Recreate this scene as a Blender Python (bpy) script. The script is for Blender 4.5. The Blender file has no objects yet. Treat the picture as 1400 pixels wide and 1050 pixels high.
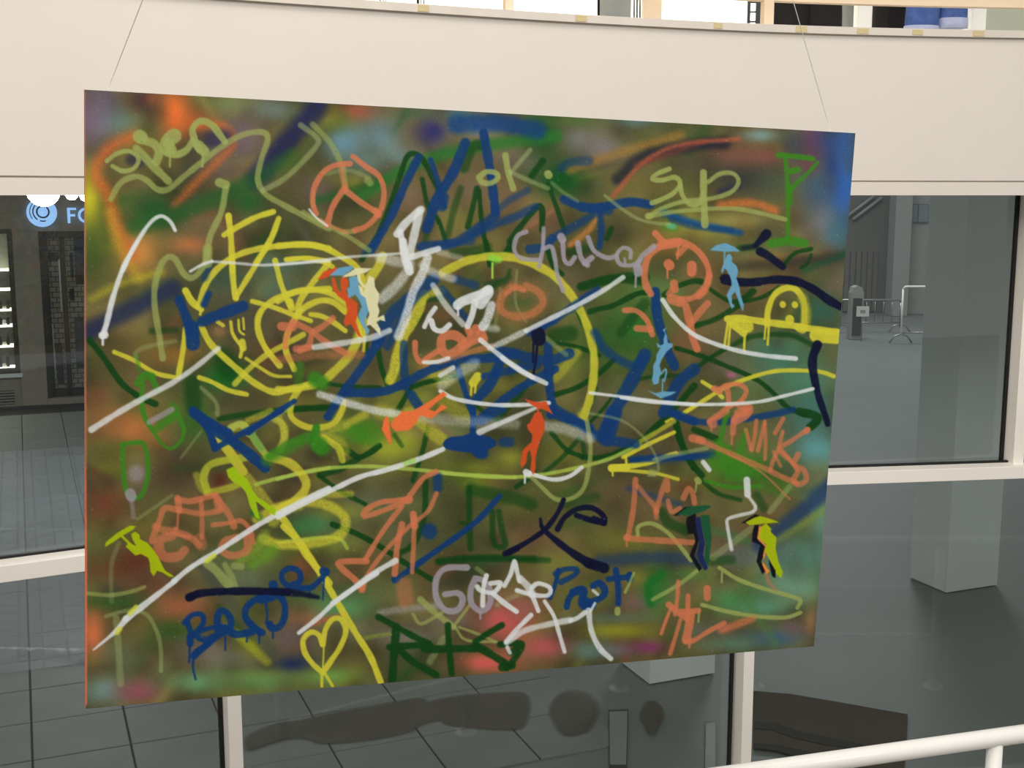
import bpy, bmesh, math, random
import numpy as np
from mathutils import Vector, Matrix

random.seed(7)
rng = np.random.default_rng(11)
SC = bpy.context.scene
COL = SC.collection

# ------------------------------------------------------------------ camera
F_PX = 1650.0                       # focal length in pixels of the 1400 x 1050 frame
EYE = 3.4                           # eye height above the paving
PITCH = math.atan(258.0 / F_PX)     # looking slightly down
CP, SP = math.cos(PITCH), math.sin(PITCH)
cam_data = bpy.data.cameras.new('camera')
cam_data.sensor_fit = 'HORIZONTAL'
cam_data.sensor_width = 36.0
cam_data.lens = 36.0 * F_PX / 1400.0
cam_data.clip_start = 0.05
cam_data.clip_end = 300
cam = bpy.data.objects.new('camera', cam_data)
COL.objects.link(cam)
cam.location = (0, 0, EYE)
cam.rotation_euler = (math.pi / 2 - PITCH, 0, 0)
SC.camera = cam

# ------------------------------------------------------------------ world, lights, exposure
SC.view_settings.view_transform = 'Standard'
SC.view_settings.look = 'None'
SC.view_settings.exposure = 0.0
SC.view_settings.gamma = 1.0
SC.view_settings.use_curve_mapping = False
W = bpy.data.worlds.new('world')
SC.world = W
W.use_nodes = True
bg = W.node_tree.nodes['Background']
bg.inputs[0].default_value = (0.93, 0.95, 0.95, 1)
bg.inputs[1].default_value = 0.45


def area(name, loc, aim, sx, sy, power, col):
    d = bpy.data.lights.new(name, 'AREA')
    d.shape = 'RECTANGLE'
    d.size, d.size_y = sx, sy
    d.energy = power
    d.color = col
    o = bpy.data.objects.new(name, d)
    COL.objects.link(o)
    o.location = loc
    o.rotation_euler = (Vector(aim) - Vector(loc)).to_track_quat('-Z', 'Y').to_euler()
    return o


# ceiling lamps of the hall (overhead, out of the picture), the upper shop's ceiling lamps, street lamps over the plaza
area('hall_ceiling_lamp_offscreen', (-0.4, -1.6, 7.0), (0.1, 2.6, 2.6), 3.5, 2.0, 190, (1.0, 0.97, 0.93))
area('hall_ceiling_lamp_left_offscreen', (-3.4, 1.0, 7.0), (-2.0, 5.0, 3.8), 1.2, 0.8, 90, (1.0, 0.91, 0.78))
area('hall_ceiling_lamp_right_offscreen', (3.8, -2.4, 7.0), (2.4, 6.0, 2.4), 2.4, 1.6, 220, (1.0, 0.96, 0.93))
area('hall_ceiling_lamp_front_offscreen', (1.4, 3.4, 7.0), (1.7, 4.6, 1.0), 4.0, 1.2, 80, (1.0, 0.96, 0.91))
area('upper_shop_ceiling_lamp_offscreen', (0.6, 9.6, 7.3), (0.8, 11.6, 5.0), 5.0, 1.2, 900, (1.0, 0.98, 0.94))
area('plaza_street_lamp_offscreen', (7.0, 27.0, 9.5), (6.0, 25.0, 0.0), 4.0, 3.0, 800, (0.94, 0.98, 1.0))


CANVAS_GAIN = np.array((0.99, 1.10, 1.19))     # paint albedo per picture colour under the warm lamps

# ------------------------------------------------------------------ pixel helpers
def ray(x, y):
    c = (x - 700.0) / F_PX
    d = (525.0 - y) / F_PX
    return Vector((c, CP + d * SP, -SP + d * CP))


def at_y(x, y, Y):
    r = ray(x, y)
    return Vector((0, 0, EYE)) + r * (Y / r.y)


def at_z(x, y, Z=0.0):
    r = ray(x, y)
    return Vector((0, 0, EYE)) + r * ((Z - EYE) / r.z)


AZ = math.radians(-22.15)           # direction of the paving joints
U = Vector((math.sin(AZ), math.cos(AZ), 0))
V = Vector((math.cos(AZ), -math.sin(AZ), 0))
ROTZ = -AZ                          # z rotation that turns x->V, y->U


def uv(u, v, z=0.0):
    return U * u + V * v + Vector((0, 0, z))


# ------------------------------------------------------------------ materials
def lin(c):
    c = [v / 255.0 for v in c]
    return tuple(v / 12.92 if v <= 0.04045 else ((v + 0.055) / 1.055) ** 2.4 for v in c)


def mat(name, rgb, rough=0.6, metal=0.0, spec=0.4, noise=0.06, scale=6.0, bump=0.0, bscale=40.0, emit=None, estr=0.0):
    m = bpy.data.materials.new(name)
    m.use_nodes = True
    nt = m.node_tree
    b = nt.nodes['Principled BSDF']
    L = lin(rgb)
    tc = nt.nodes.new('ShaderNodeTexCoord')
    n = nt.nodes.new('ShaderNodeTexNoise')
    n.inputs['Scale'].default_value = scale
    n.inputs['Detail'].default_value = 5
    nt.links.new(tc.outputs['Object'], n.inputs['Vector'])
    r = nt.nodes.new('ShaderNodeValToRGB')
    r.color_ramp.elements[0].position = 0.25
    r.color_ramp.elements[1].position = 0.75
    r.color_ramp.elements[0].color = tuple(v * (1 - noise) for v in L) + (1,)
    r.color_ramp.elements[1].color = tuple(min(1, v * (1 + noise)) for v in L) + (1,)
    nt.links.new(n.outputs['Fac'], r.inputs['Fac'])
    nt.links.new(r.outputs['Color'], b.inputs['Base Color'])
    b.inputs['Roughness'].default_value = rough
    b.inputs['Metallic'].default_value = metal
    b.inputs['Specular IOR Level'].default_value = spec
    if bump > 0:
        n2 = nt.nodes.new('ShaderNodeTexNoise')
        n2.inputs['Scale'].default_value = bscale
        n2.inputs['Detail'].default_value = 6
        nt.links.new(tc.outputs['Object'], n2.inputs['Vector'])
        bp = nt.nodes.new('ShaderNodeBump')
        bp.inputs['Strength'].default_value = bump
        bp.inputs['Distance'].default_value = 0.01
        nt.links.new(n2.outputs['Fac'], bp.inputs['Height'])
        nt.links.new(bp.outputs['Normal'], b.inputs['Normal'])
    if emit:
        b.inputs['Emission Color'].default_value = lin(emit) + (1,)
        b.inputs['Emission Strength'].default_value = estr
    return m


def glass_mat(name, tint, base=0.05):
    m = bpy.data.materials.new(name)
    m.use_nodes = True
    nt = m.node_tree
    nt.nodes.remove(nt.nodes['Principled BSDF'])
    out = nt.nodes['Material Output']
    tr = nt.nodes.new('ShaderNodeBsdfTransparent')
    tr.inputs[0].default_value = tint + (1,)
    gl = nt.nodes.new('ShaderNodeBsdfGlossy')
    gl.inputs['Roughness'].default_value = 0.02
    lw = nt.nodes.new('ShaderNodeLayerWeight')
    lw.inputs['Blend'].default_value = 0.5
    pw = nt.nodes.new('ShaderNodeMath'); pw.operation = 'POWER'
    pw.inputs[1].default_value = 4.0
    nt.links.new(lw.outputs['Facing'], pw.inputs[0])
    ma = nt.nodes.new('ShaderNodeMath'); ma.operation = 'MULTIPLY_ADD'
    ma.inputs[1].default_value = 0.8
    ma.inputs[2].default_value = base
    nt.links.new(pw.outputs[0], ma.inputs[0])
    mx = nt.nodes.new('ShaderNodeMixShader')
    nt.links.new(ma.outputs[0], mx.inputs[0])
    nt.links.new(tr.outputs[0], mx.inputs[1])
    nt.links.new(gl.outputs[0], mx.inputs[2])
    nt.links.new(mx.outputs[0], out.inputs['Surface'])
    return m


M = dict(
    fascia=mat('painted_plaster', (222, 213, 202), 0.75, noise=0.015, scale=2.5, bump=0.05, bscale=60),
    band=mat('band_paint', (216, 206, 194), 0.7, noise=0.04, scale=9),
    frame=mat('frame_paint', (246, 239, 228), 0.45, noise=0.012, scale=5),
    gasket=mat('black_rubber', (14, 14, 14), 0.5),
    glass=glass_mat('window_glass', (0.90, 0.92, 0.91)),
    paving=mat('paving_stone', (122, 127, 122), 0.55, noise=0.10, scale=3.0, bump=0.12, bscale=25),
    paving_base=mat('paving_base', (115, 121, 117), 0.55, noise=0.06, scale=1.2, bump=0.08, bscale=20),
    joint=mat('joint_sand', (52, 54, 54), 0.9),
    indoor=mat('indoor_stone', (118, 112, 104), 0.5, noise=0.1, scale=4.0),
    column=mat('column_plaster', (216, 221, 218), 0.8, noise=0.03, scale=3.0),
    rail=mat('rail_enamel', (252, 248, 241), 0.28, noise=0.01),
    stone=mat('shop_stone', (148, 140, 126), 0.7, noise=0.10, scale=9, bump=0.15, bscale=30),
    darkmetal=mat('dark_metal', (62, 62, 56), 0.45, metal=0.3),
    steel=mat('brushed_steel', (150, 150, 146), 0.35, metal=0.8),
    farwall=mat('far_wall', (104, 104, 98), 0.9, noise=0.1, scale=0.6),
    farpale=mat('far_pale', (150, 152, 148), 0.9, noise=0.05),
    white=mat('white_paint', (236, 234, 226), 0.6, noise=0.01),
    cream=mat('cream_paint', (236, 212, 180), 0.5, noise=0.03),
    grey=mat('grey_panel', (150, 152, 146), 0.6),
    greengrey=mat('green_grey_panel', (168, 172, 156), 0.6, noise=0.03),
    black=mat('black_cloth', (26, 22, 22), 0.9, noise=0.25, scale=14),
    blackmetal=mat('black_metal', (16, 16, 17), 0.4),
    denim=mat('denim', (68, 92, 150), 0.9, noise=0.25, scale=30, bump=0.3, bscale=200),
    hem=mat('denim_reverse', (172, 178, 205), 0.9, noise=0.08, scale=40),
    tape=mat('masking_tape', (206, 188, 142), 0.8, noise=0.06, scale=30),
    reflection=mat('reflected_patch', (88, 82, 68), 0.7, noise=0.10, scale=5),
    refl_brown=mat('reflected_brown', (66, 58, 42), 0.85, noise=0.15, scale=5),
    refl_black=mat('reflected_black', (28, 26, 20), 0.8),
    reflected_plate=mat('plate_reflection', (134, 138, 136), 0.5, metal=0.0, noise=0.05),
    wire=mat('wire_steel', (250, 248, 240), 0.3, spec=0.8),
    wood=mat('stretcher_wood', (170, 140, 100), 0.7, noise=0.1),
    edge=mat('raw_canvas', (226, 220, 210), 0.8, noise=0.02),
    sign_blue=mat('lit_sign', (150, 190, 240), 0.4, emit=(150, 195, 250), estr=0.95),
    sign_dark=mat('sign_dark', (70, 74, 84), 0.6),
    lamp_glow=mat('lamp_glass', (255, 255, 255), 0.4, emit=(245, 250, 255), estr=110.0),
    shelf_glow=mat('lit_shelf', (255, 250, 235), 0.5, emit=(255, 250, 232), estr=2.5),
    shelf_dim=mat('display_backboard', (190, 188, 170), 0.6),
    box=mat('goods_pale', (150, 140, 128), 0.7, noise=0.2, scale=9),
    box_dark=mat('goods_dark', (44, 42, 42), 0.6, noise=0.3, scale=9),
    poster=mat('poster_slate', (72, 78, 80), 0.6, noise=0.08),
    paper=mat('paper_white', (222, 222, 216), 0.7),
    pane_blue=mat('pane_blue_grey', (120, 132, 142), 0.4),
)


# ------------------------------------------------------------------ mesh helpers
def link(name, me, m=None, parent=None, loc=None, rz=0.0):
    o = bpy.data.objects.new(name, me)
    COL.objects.link(o)
    if me is not None and m is not None:
        me.materials.clear()
        me.materials.append(M[m] if isinstance(m, str) else m)
    if parent is not None:
        o.parent = parent
    if loc is not None:
        o.location = loc
    o.rotation_euler.z = rz
    return o


def thing(name, label, cat, loc=(0, 0, 0), rz=0.0, group=None):
    o = link(name, None, loc=loc, rz=rz)
    o.empty_display_size = 0.1
    return tag(o, label, cat, group)


def tag(o, label=None, cat=None, group=None, kind=None):
    if label: o['label'] = label
    if cat: o['category'] = cat
    if group: o['group'] = group
    if kind: o['kind'] = kind
    return o


def bm_box(bm, c, s, bevel=0.0, rot=None):
    r = bmesh.ops.create_cube(bm, size=1.0)
    vs = r['verts']
    bmesh.ops.scale(bm, vec=s, verts=vs)
    if bevel > 0:
        es = list({e for v in vs for e in v.link_edges})
        rr = bmesh.ops.bevel(bm, geom=es, offset=bevel, segments=1, affect='EDGES')
        vs = list({v for f in rr['faces'] for v in f.verts} | {v for v in vs if v.is_valid})
    if rot is not None:
        bmesh.ops.rotate(bm, cent=(0, 0, 0), matrix=rot, verts=vs)
    bmesh.ops.translate(bm, vec=c, verts=vs)


def finish(bm, smooth=False):
    bmesh.ops.recalc_face_normals(bm, faces=bm.faces[:])
    me = bpy.data.meshes.new('mesh')
    bm.to_mesh(me)
    bm.free()
    if smooth:
        for p in me.polygons:
            p.use_smooth = True
    return me


def box(name, c, s, m, parent=None, bevel=0.0, rz=0.0):
    bm = bmesh.new()
    bm_box(bm, (0, 0, 0), s, bevel)
    return link(name, finish(bm), m, parent, c, rz)


def bm_tube(bm, pts, r, n=12, cap=True):
    pts = [Vector(p) for p in pts]
    rings = []
    up0 = None
    for i, p in enumerate(pts):
        a = pts[max(0, i - 1)]
        b = pts[min(len(pts) - 1, i + 1)]
        t = (b - a).normalized()
        if up0 is None:
            up0 = Vector((0, 0, 1)) if abs(t.z) < 0.9 else Vector((1, 0, 0))
        s = t.cross(up0).normalized()
        up = s.cross(t).normalized()
        up0 = up
        rr = r[i] if isinstance(r, (list, tuple)) else r
        rings.append([bm.verts.new(p + s * (math.cos(2 * math.pi * k / n) * rr) + up * (math.sin(2 * math.pi * k / n) * rr)) for k in range(n)])
    for a, b in zip(rings, rings[1:]):
        for k in range(n):
            bm.faces.new((a[k], a[(k + 1) % n], b[(k + 1) % n], b[k]))
    if cap:
        bm.faces.new(rings[0][::-1])
        bm.faces.new(rings[-1])


def tube(name, pts, r, m, parent=None, n=12):
    bm = bmesh.new()
    bm_tube(bm, pts, r, n)
    return link(name, finish(bm, True), m, parent)


def ribbon(name, pts, z0, z1, depth, m, parent=None, off=0.0):
    """solid that follows a plan curve: front at pts (+off), thickness to the back"""
    P = [Vector((p[0], p[1])) for p in pts]
    front, back = [], []
    for i, p in enumerate(P):
        t = (P[min(i + 1, len(P) - 1)] - P[max(i - 1, 0)]).normalized()
        nrm = Vector((-t.y, t.x))
        if nrm.y < 0: nrm = -nrm
        front.append(p + nrm * off)
        back.append(p + nrm * (off + depth))
    bm = bmesh.new()
    rows = []
    for f, b in zip(front, back):
        rows.append([bm.verts.new((q.x, q.y, z)) for q, z in ((f, z0), (f, z1), (b, z1), (b, z0))])
    for a, b in zip(rows, rows[1:]):
        for k in range(4):
            bm.faces.new((a[k], a[(k + 1) % 4], b[(k + 1) % 4], b[k]))
    bm.faces.new(rows[0]); bm.faces.new(rows[-1][::-1])
    me = finish(bm)
    return link(name, me, m, parent)


def prism(name, poly, z0, z1, m, parent=None):
    bm = bmesh.new()
    lo = [bm.verts.new((p[0], p[1], z0)) for p in poly]
    hi = [bm.verts.new((p[0], p[1], z1)) for p in poly]
    n = len(poly)
    bm.faces.new(hi); bm.faces.new(lo[::-1])
    for i in range(n):
        bm.faces.new((lo[i], lo[(i + 1) % n], hi[(i + 1) % n], hi[i]))
    return link(name, finish(bm), m, parent)


def smooth_closed(pts, k=6):
    P = [Vector((p[0], p[1])) for p in pts]
    n = len(P)
    out = []
    for i in range(n):
        p0, p1, p2, p3 = P[i - 1], P[i], P[(i + 1) % n], P[(i + 2) % n]
        for j in range(k):
            t = j / k
            out.append(0.5 * ((2 * p1) + (p2 - p0) * t + (2 * p0 - 5 * p1 + 4 * p2 - p3) * t * t + (3 * p1 - p0 - 3 * p2 + p3) * t ** 3))
    return out


# ------------------------------------------------------------------ curved gallery front above the glazing
FS = 0.93
FY = 6.8 * FS
gx = [-420, -200, 60, 320, 400, 500, 600, 700, 800, 900, 1000, 1100, 1200, 1300, 1400, 1550, 1750, 2000]
gr = [.636, .686, .748, .807, .824, .845, .868, .891, .914, .934, .955, .971, .983, .992, 1.0, 1.006, 1.008, 1.0]


def fascia_y(x):
    return float(np.interp(x, gx, gr)) * FY


FASC = []
for x in np.linspace(-420, 2000, 70):
    # smooth the interpolated depth
    y = np.mean([fascia_y(x + d) for d in np.linspace(-90, 90, 13)])
    FASC.append(((x - 700) / F_PX / 1.03 * y, y))


def fasc_at(xpx):
    """plan point and depth of the gallery edge for a picture column near the top of the frame"""
    y = np.mean([fascia_y(xpx + d) for d in np.linspace(-90, 90, 13)])
    return y


Z_LIP0, Z_LIP1, Z_BAND0, Z_BAND1 = 3.40, 3.47, 4.180, 4.2215
wf = tag(ribbon('wall_fascia', FASC, Z_LIP1 + 0.004, Z_BAND0 + 0.01, 0.22, 'fascia'), 'smooth curved off-white gallery front above the glazing', kind='structure')
tag(ribbon('trim_1', FASC, Z_LIP0, Z_LIP1 - 0.004, 0.30, 'fascia', off=0.0), 'plain pale lip along the foot of the curved gallery front', kind='structure')
tag(ribbon('trim_2', FASC, Z_BAND0 + 0.006, Z_BAND1, 0.30, 'band', off=-0.022), 'narrow stained slab edge along the top of the curved gallery front', kind='structure')
tag(ribbon('trim_3', FASC, Z_LIP1 - 0.012, Z_LIP1 + 0.012, 0.10, 'band', off=0.014), 'recessed groove above the pale lip', kind='structure')
# upper floor slab
slab = [(p[0], p[1] + 0.05) for p in FASC] + [(9, 13.2), (-7, 13.2)]
tag(prism('floor_gallery', slab, 4.00, 4.205, 'white'), 'gallery floor slab behind the curved front', kind='structure')
tag(box('ceiling_upper_shop', (1.0, 10.4, 7.5), (17, 5.4, 0.1), 'white'), 'white ceiling of the upper shop', kind='structure')
tag(box('wall_upper_shop', (1.0, 13.0, 5.85), (17, 0.2, 3.3), 'white'), 'bright white back wall of the upper shop', kind='structure')

# ------------------------------------------------------------------ glazing
def sc(p):
    return Vector((p[0] * FS, p[1] * FS, 0))


gA, gB, gC, gD = sc((-1.34, 5.52)), sc((1.40, 6.78)), sc((3.03, 7.06)), sc((4.40, 7.20))
g0 = gA + (sc((-2.22, 5.05)) - gA).normalized() * 2.85
gE = gD + Vector((2.8, 0.02, 0))
Z_T0, Z_T1 = EYE - 1.666 * FS, EYE - 1.59 * FS       # transom
Z_SILL = 0.02
win = link('window_1', None)
tag(win, 'cream framed floor-to-soffit glazing behind the hanging canvas', kind='structure')
MW, MD, GO = 0.062, 0.125, 0.105                     # mullion width, depth, glass offset


def seg_frame(a, b):
    t = (b - a).normalized()
    n = Vector((-t.y, t.x, 0))
    if n.y < 0: n = -n
    return t, n, math.atan2(t.y, t.x)


def bar(name, a, b, z0, z1, o0, o1, m, trim=0.0):
    t, n, ang = seg_frame(a, b)
    L = (b - a).length - 2 * trim
    c = (a + b) / 2 + n * ((o0 + o1) / 2)
    return box(name, (c.x, c.y, (z0 + z1) / 2), (L, o1 - o0, z1 - z0), m, win, 0.002, ang)


def post(name, p, ang_pts, z0, z1, m='frame'):
    t, n, ang = seg_frame(*ang_pts)
    c = p + n * (MD / 2)
    return box(name, (c.x, c.y, (z0 + z1) / 2), (MW, MD, z1 - z0), m, win, 0.002, ang)


Z_HEAD = 3.42
bays = [(g0, gA), (gA, gB), (gB, gD), (gD, gE)]
for (a, b) in bays:
    bar('transom', a, b, Z_T0, Z_T1, 0.0, MD, 'frame')
    bar('head_rail', a, b, Z_HEAD - 0.012, Z_HEAD + 0.05, 0.0, MD, 'frame')
    bar('sill_rail', a, b, Z_SILL - 0.02, Z_SILL + 0.03, 0.0, MD, 'frame')
    t, n, ang = seg_frame(a, b)
    mid = (a + b) / 2 if a is not gB else gC
    # lower pane
    bar('pane', a, b, Z_SILL + 0.02, Z_T0 + 0.005, GO, GO + 0.008, 'glass', MW / 2)
    bar('gasket', a, b, Z_T1 - 0.001, Z_T1 + 0.011, GO - 0.006, GO + 0.018, 'gasket', MW / 2)
    bar('gasket', a, b, Z_T0 - 0.008, Z_T0 + 0.001, GO - 0.006, GO + 0.018, 'gasket', MW / 2)
    for (p, sgn) in ((a, 1), (b, -1)):
        c = p + t * sgn * (MW / 2 + 0.008) + n * (GO + 0.004)
        box('gasket', (c.x, c.y, (Z_SILL + Z_T0) / 2), (0.018, 0.02, Z_T0 - Z_SILL), 'gasket', win, 0, ang)
    # two upper panes
    for (p, q) in ((a, mid), (mid, b)):
        bar('pane', p, q, Z_T1 - 0.005, Z_HEAD, GO, GO + 0.008, 'glass', MW / 2)
        tt, nn, an = seg_frame(p, q)
        for (e, sgn) in ((p, 1), (q, -1)):
            c = e + tt * sgn * (MW / 2 + 0.008) + nn * (GO + 0.004)
            box('gasket', (c.x, c.y, (Z_T1 + Z_HEAD) / 2), (0.018, 0.02, Z_HEAD - Z_T1), 'gasket', win, 0, an)
    post('mullion', mid, (a, b), Z_T1 - 0.002, Z_HEAD + 0.03)
for p, s in ((g0, (g0, gA)), (gA, (g0, gB)), (gB, (gA, gD)), (gD, (gB, gE)), (gE, (gD, gE))):
    post('mullion', p, s, 0.0, Z_HEAD + 0.03)

# ------------------------------------------------------------------ floors
floor = tag(prism('floor', [(-60, -12), (60, -12), (60, 70), (-60, 70)], -0.30, -0.012, 'paving_base'), 'grey paving of the plaza beyond the glazing', kind='structure')
base = [g0 + Vector((-3, -1.6, 0)), g0, gA, gB, gD, gE, Vector((9, 6.5, 0)), Vector((9, -8, 0)), Vector((-9, -8, 0))]
tag(prism('floor_indoor', [(p.x, p.y + 0.06) for p in base], -0.02, 0.0, 'indoor'), 'stone floor of the hall in front of the glazing', kind='structure')

# paving slabs that can be told apart, children of the floor
PV = 0.575


def slab_mesh(lu, lv):
    bm = bmesh.new()
    bm_box(bm, (0, 0, 0), (lv - 0.012, lu - 0.012, 0.03), 0.004)
    me = finish(bm)
    me.materials.append(M['paving'])
    return me


sm1 = slab_mesh(PV, PV)
sm2 = slab_mesh(PV * 2, PV)
jb = [uv(6.36, -1.25), uv(6.36, 3.345), uv(20.9, 3.345), uv(20.9, -1.25)]
tag(prism('joint_bed', jb, -0.02, -0.008, 'joint', floor), kind=None)
for i in range(-2, 6):
    v0 = -0.10 + PV * i
    rows = []
    u0 = 6.35
    for k in range(6):
        rows.append((u0 + PV * k, PV))
    ub = u0 + 6 * PV
    for k in range(10):
        rows.append((ub + 2 * PV * k, 2 * PV))
    for (uu, ln) in rows:
        if uu + ln > 21.0: continue
        cu, cv = uu + ln / 2, v0 + PV / 2
        c = uv(cu, cv)
        # skip slabs that would lie inside the glazing line
        o = link('paving_slab', sm1 if ln == PV else sm2, None, floor, (c.x, c.y, -0.0155 + random.uniform(-0.0015, 0.0015)), ROTZ)

# ------------------------------------------------------------------ outdoor columns
def column(u0, u1, v0, v1, label):
    c = uv((u0 + u1) / 2, (v0 + v1) / 2)
    t = thing('column', label, 'column', (c.x, c.y, 0), ROTZ, 'square plaza columns')
    box('shaft', (0, 0, 1.995), (v1 - v0, u1 - u0, 3.99), 'column', t)
    return t


column(7.89, 8.35, 7.27, 7.84, 'square pale grey column standing outside the pane beside the white mullion')
column(7.11, 7.56, 3.94, 4.47, 'square pale grey column whose foot shows beneath the canvas')

# ------------------------------------------------------------------ glass reflections painted as flat pieces on the paving
def gpoly(pts, z=0.0, sm=True):
    P = [at_z(x, y, z) for x, y in pts]
    return smooth_closed(P) if sm else P


def S3(pts, x0, y0, s):
    return [(x0 + x / s, y0 + y / s) for x, y in pts]


def reflection_mat():
    m = mat('reflected_patch_soft', (84, 80, 66), 0.6, noise=0.18, scale=4)
    nt = m.node_tree
    b = nt.nodes['Principled BSDF']
    out = nt.nodes['Material Output']
    at = nt.nodes.new('ShaderNodeAttribute'); at.attribute_name = 'patch_alpha'
    tr = nt.nodes.new('ShaderNodeBsdfTransparent')
    mx = nt.nodes.new('ShaderNodeMixShader')
    nt.links.new(at.outputs['Fac'], mx.inputs[0])
    nt.links.new(tr.outputs[0], mx.inputs[1])
    nt.links.new(b.outputs[0], mx.inputs[2])
    nt.links.new(mx.outputs[0], out.inputs['Surface'])
    return m


REFM = reflection_mat()


def reflection(P, w):
    """flat patch painting a brown glass reflection: opaque core, fading edge"""
    P = [Vector((p[0], p[1], 0)) for p in P]
    n = len(P)
    area2 = sum(P[i].x * P[(i + 1) % n].y - P[(i + 1) % n].x * P[i].y for i in range(n))
    sg_ = 1 if area2 > 0 else -1
    bm = bmesh.new()
    rings = []
    for off in (-0.5 * w, 0.0, 0.4 * w):
        row = []
        for i in range(n):
            t = (P[(i + 1) % n] - P[i - 1]).normalized()
            nn = Vector((-t.y, t.x, 0)) * sg_
            q = P[i] + nn * off
            row.append(bm.verts.new((q.x, q.y, 0.0035)))
        rings.append(row)
    for a_, b_ in zip(rings, rings[1:]):
        for i in range(n):
            bm.faces.new((a_[i], a_[(i + 1) % n], b_[(i + 1) % n], b_[i]))
    ng = bm.faces.new(rings[-1])
    bmesh.ops.triangulate(bm, faces=[ng], ngon_method='EAR_CLIP')
    me = finish(bm)
    at = me.attributes.new('patch_alpha', 'FLOAT', 'POINT')
    at.data.foreach_set('value', [0.0] * n + [0.55] * n + [0.85] * n)
    return link('reflected_patch', me, REFM)


long_refl = [(338, 1009), (352, 1000), (380, 990), (410, 986), (418, 984), (450, 977), (500, 968), (545, 960), (575, 956), (585, 961), (600, 957), (640, 951), (700, 947), (718, 950), (723, 965), (719, 985), (712, 996), (690, 998), (650, 996), (615, 992), (600, 986), (575, 992), (560, 1001), (520, 1010), (480, 1015), (440, 1017), (425, 1012), (400, 1010), (375, 1016), (350, 1024), (338, 1025)]
tag(reflection(gpoly(long_refl), 0.05), 'long brown streak of painted reflection across the paving below the canvas', 'reflection')
rnd = [(757, 960), (770, 948), (785, 944), (805, 950), (815, 967), (812, 985), (802, 1000), (780, 1006), (768, 1002), (760, 990), (754, 975)]
tag(reflection(gpoly(rnd), 0.06), 'round brown spot of painted reflection on the paving between streak and small oval spot', 'reflection')
ov = [(877, 972), (884, 960), (895, 959), (904, 967), (907, 980), (900, 994), (895, 1004), (888, 1004), (883, 993), (876, 983)]
tag(reflection(gpoly(ov), 0.022), 'small oval brown spot of painted reflection on the paving near the cream mullion', 'reflection')


def reflected_plate(pts, label):  # flat plate added to imitate a pale rectangle reflected in the glass
    P = [at_z(x, y) for x, y in pts]
    c = sum(P, Vector()) / len(P)
    t = thing('reflected_rectangle', label, 'pale reflection', (c.x, c.y, 0.0), 0, 'reflected rectangles on the paving')
    Q = [(p - c) for p in P]
    prism('frame', [q * 1.10 for q in Q], -0.002, 0.002, 'darkmetal', t)
    prism('pale_face', Q, -0.001, 0.005, 'reflected_plate', t)


reflected_plate([(834, 1046), (833, 974), (858, 973), (856, 1046)], 'narrow pale rectangular painted reflection on the paving beside the oval brown spot')
reflected_plate([(964, 1056), (965, 990), (978, 988), (978, 1056)], 'narrow pale rectangular painted reflection on the paving against the cream mullion')

mt = thing('brown_reflection', 'dark brown painted reflection with black bands on the paving behind the white handrail', 'striped reflection')  # brown striped reflection in the glass, imitated by flat coloured pieces
out = [(1030, 946), (1080, 950), (1140, 960), (1190, 969), (1241, 978), (1239, 1020), (1236, 1052), (1120, 1050), (1100, 1034), (1060, 1024), (1030, 1021)]
prism('brown_field', [at_z(x, y) for x, y in out], -0.002, 0.008, 'refl_brown', mt)
r1 = [(1030, 989), (1060, 991), (1090, 1001), (1130, 1010), (1180, 1020), (1180, 1027), (1125, 1020), (1085, 1011), (1055, 1000), (1030, 998)]
r2 = [(1030, 1018), (1062, 1020), (1100, 1029), (1130, 1036), (1180, 1040), (1180, 1046), (1120, 1045), (1060, 1028), (1030, 1025)]
for r in (r1, r2):
    prism('dark_band', [at_z(x, y) for x, y in r], 0.004, 0.012, 'refl_black', mt)

# ------------------------------------------------------------------ translucent sheet added to imitate streaks reflected in the left panes
def reflection_sheet_mat():
    m = bpy.data.materials.new('gridded_reflection')
    m.use_nodes = True
    nt = m.node_tree
    b = nt.nodes['Principled BSDF']
    out = nt.nodes['Material Output']
    tc = nt.nodes.new('ShaderNodeTexCoord')
    br = nt.nodes.new('ShaderNodeTexBrick')
    br.offset = 0.0
    br.inputs['Color1'].default_value = (0, 0, 0, 1)
    br.inputs['Color2'].default_value = (0, 0, 0, 1)
    br.inputs['Mortar'].default_value = (1, 1, 1, 1)
    br.inputs['Scale'].default_value = 1.0
    br.inputs['Brick Width'].default_value = 0.17
    br.inputs['Row Height'].default_value = 0.22
    br.inputs['Mortar Size'].default_value = 0.012
    br.inputs['Mortar Smooth'].default_value = 0.6
    nt.links.new(tc.outputs['Object'], br.inputs['Vector'])
    b.inputs['Base Color'].default_value = lin((196, 204, 212)) + (1,)
    b.inputs['Roughness'].default_value = 0.30
    tr = nt.nodes.new('ShaderNodeBsdfTransparent')
    mx = nt.nodes.new('ShaderNodeMixShader')
    ma = nt.nodes.new('ShaderNodeMath'); ma.operation = 'MULTIPLY_ADD'
    ma.inputs[1].default_value = -0.16; ma.inputs[2].default_value = 0.30
    nt.links.new(br.outputs['Color'], ma.inputs[0])
    nt.links.new(ma.outputs[0], mx.inputs[0])
    nt.links.new(tr.outputs[0], mx.inputs[1])
    nt.links.new(b.outputs[0], mx.inputs[2])
    nt.links.new(mx.outputs[0], out.inputs['Surface'])
    return m


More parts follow.
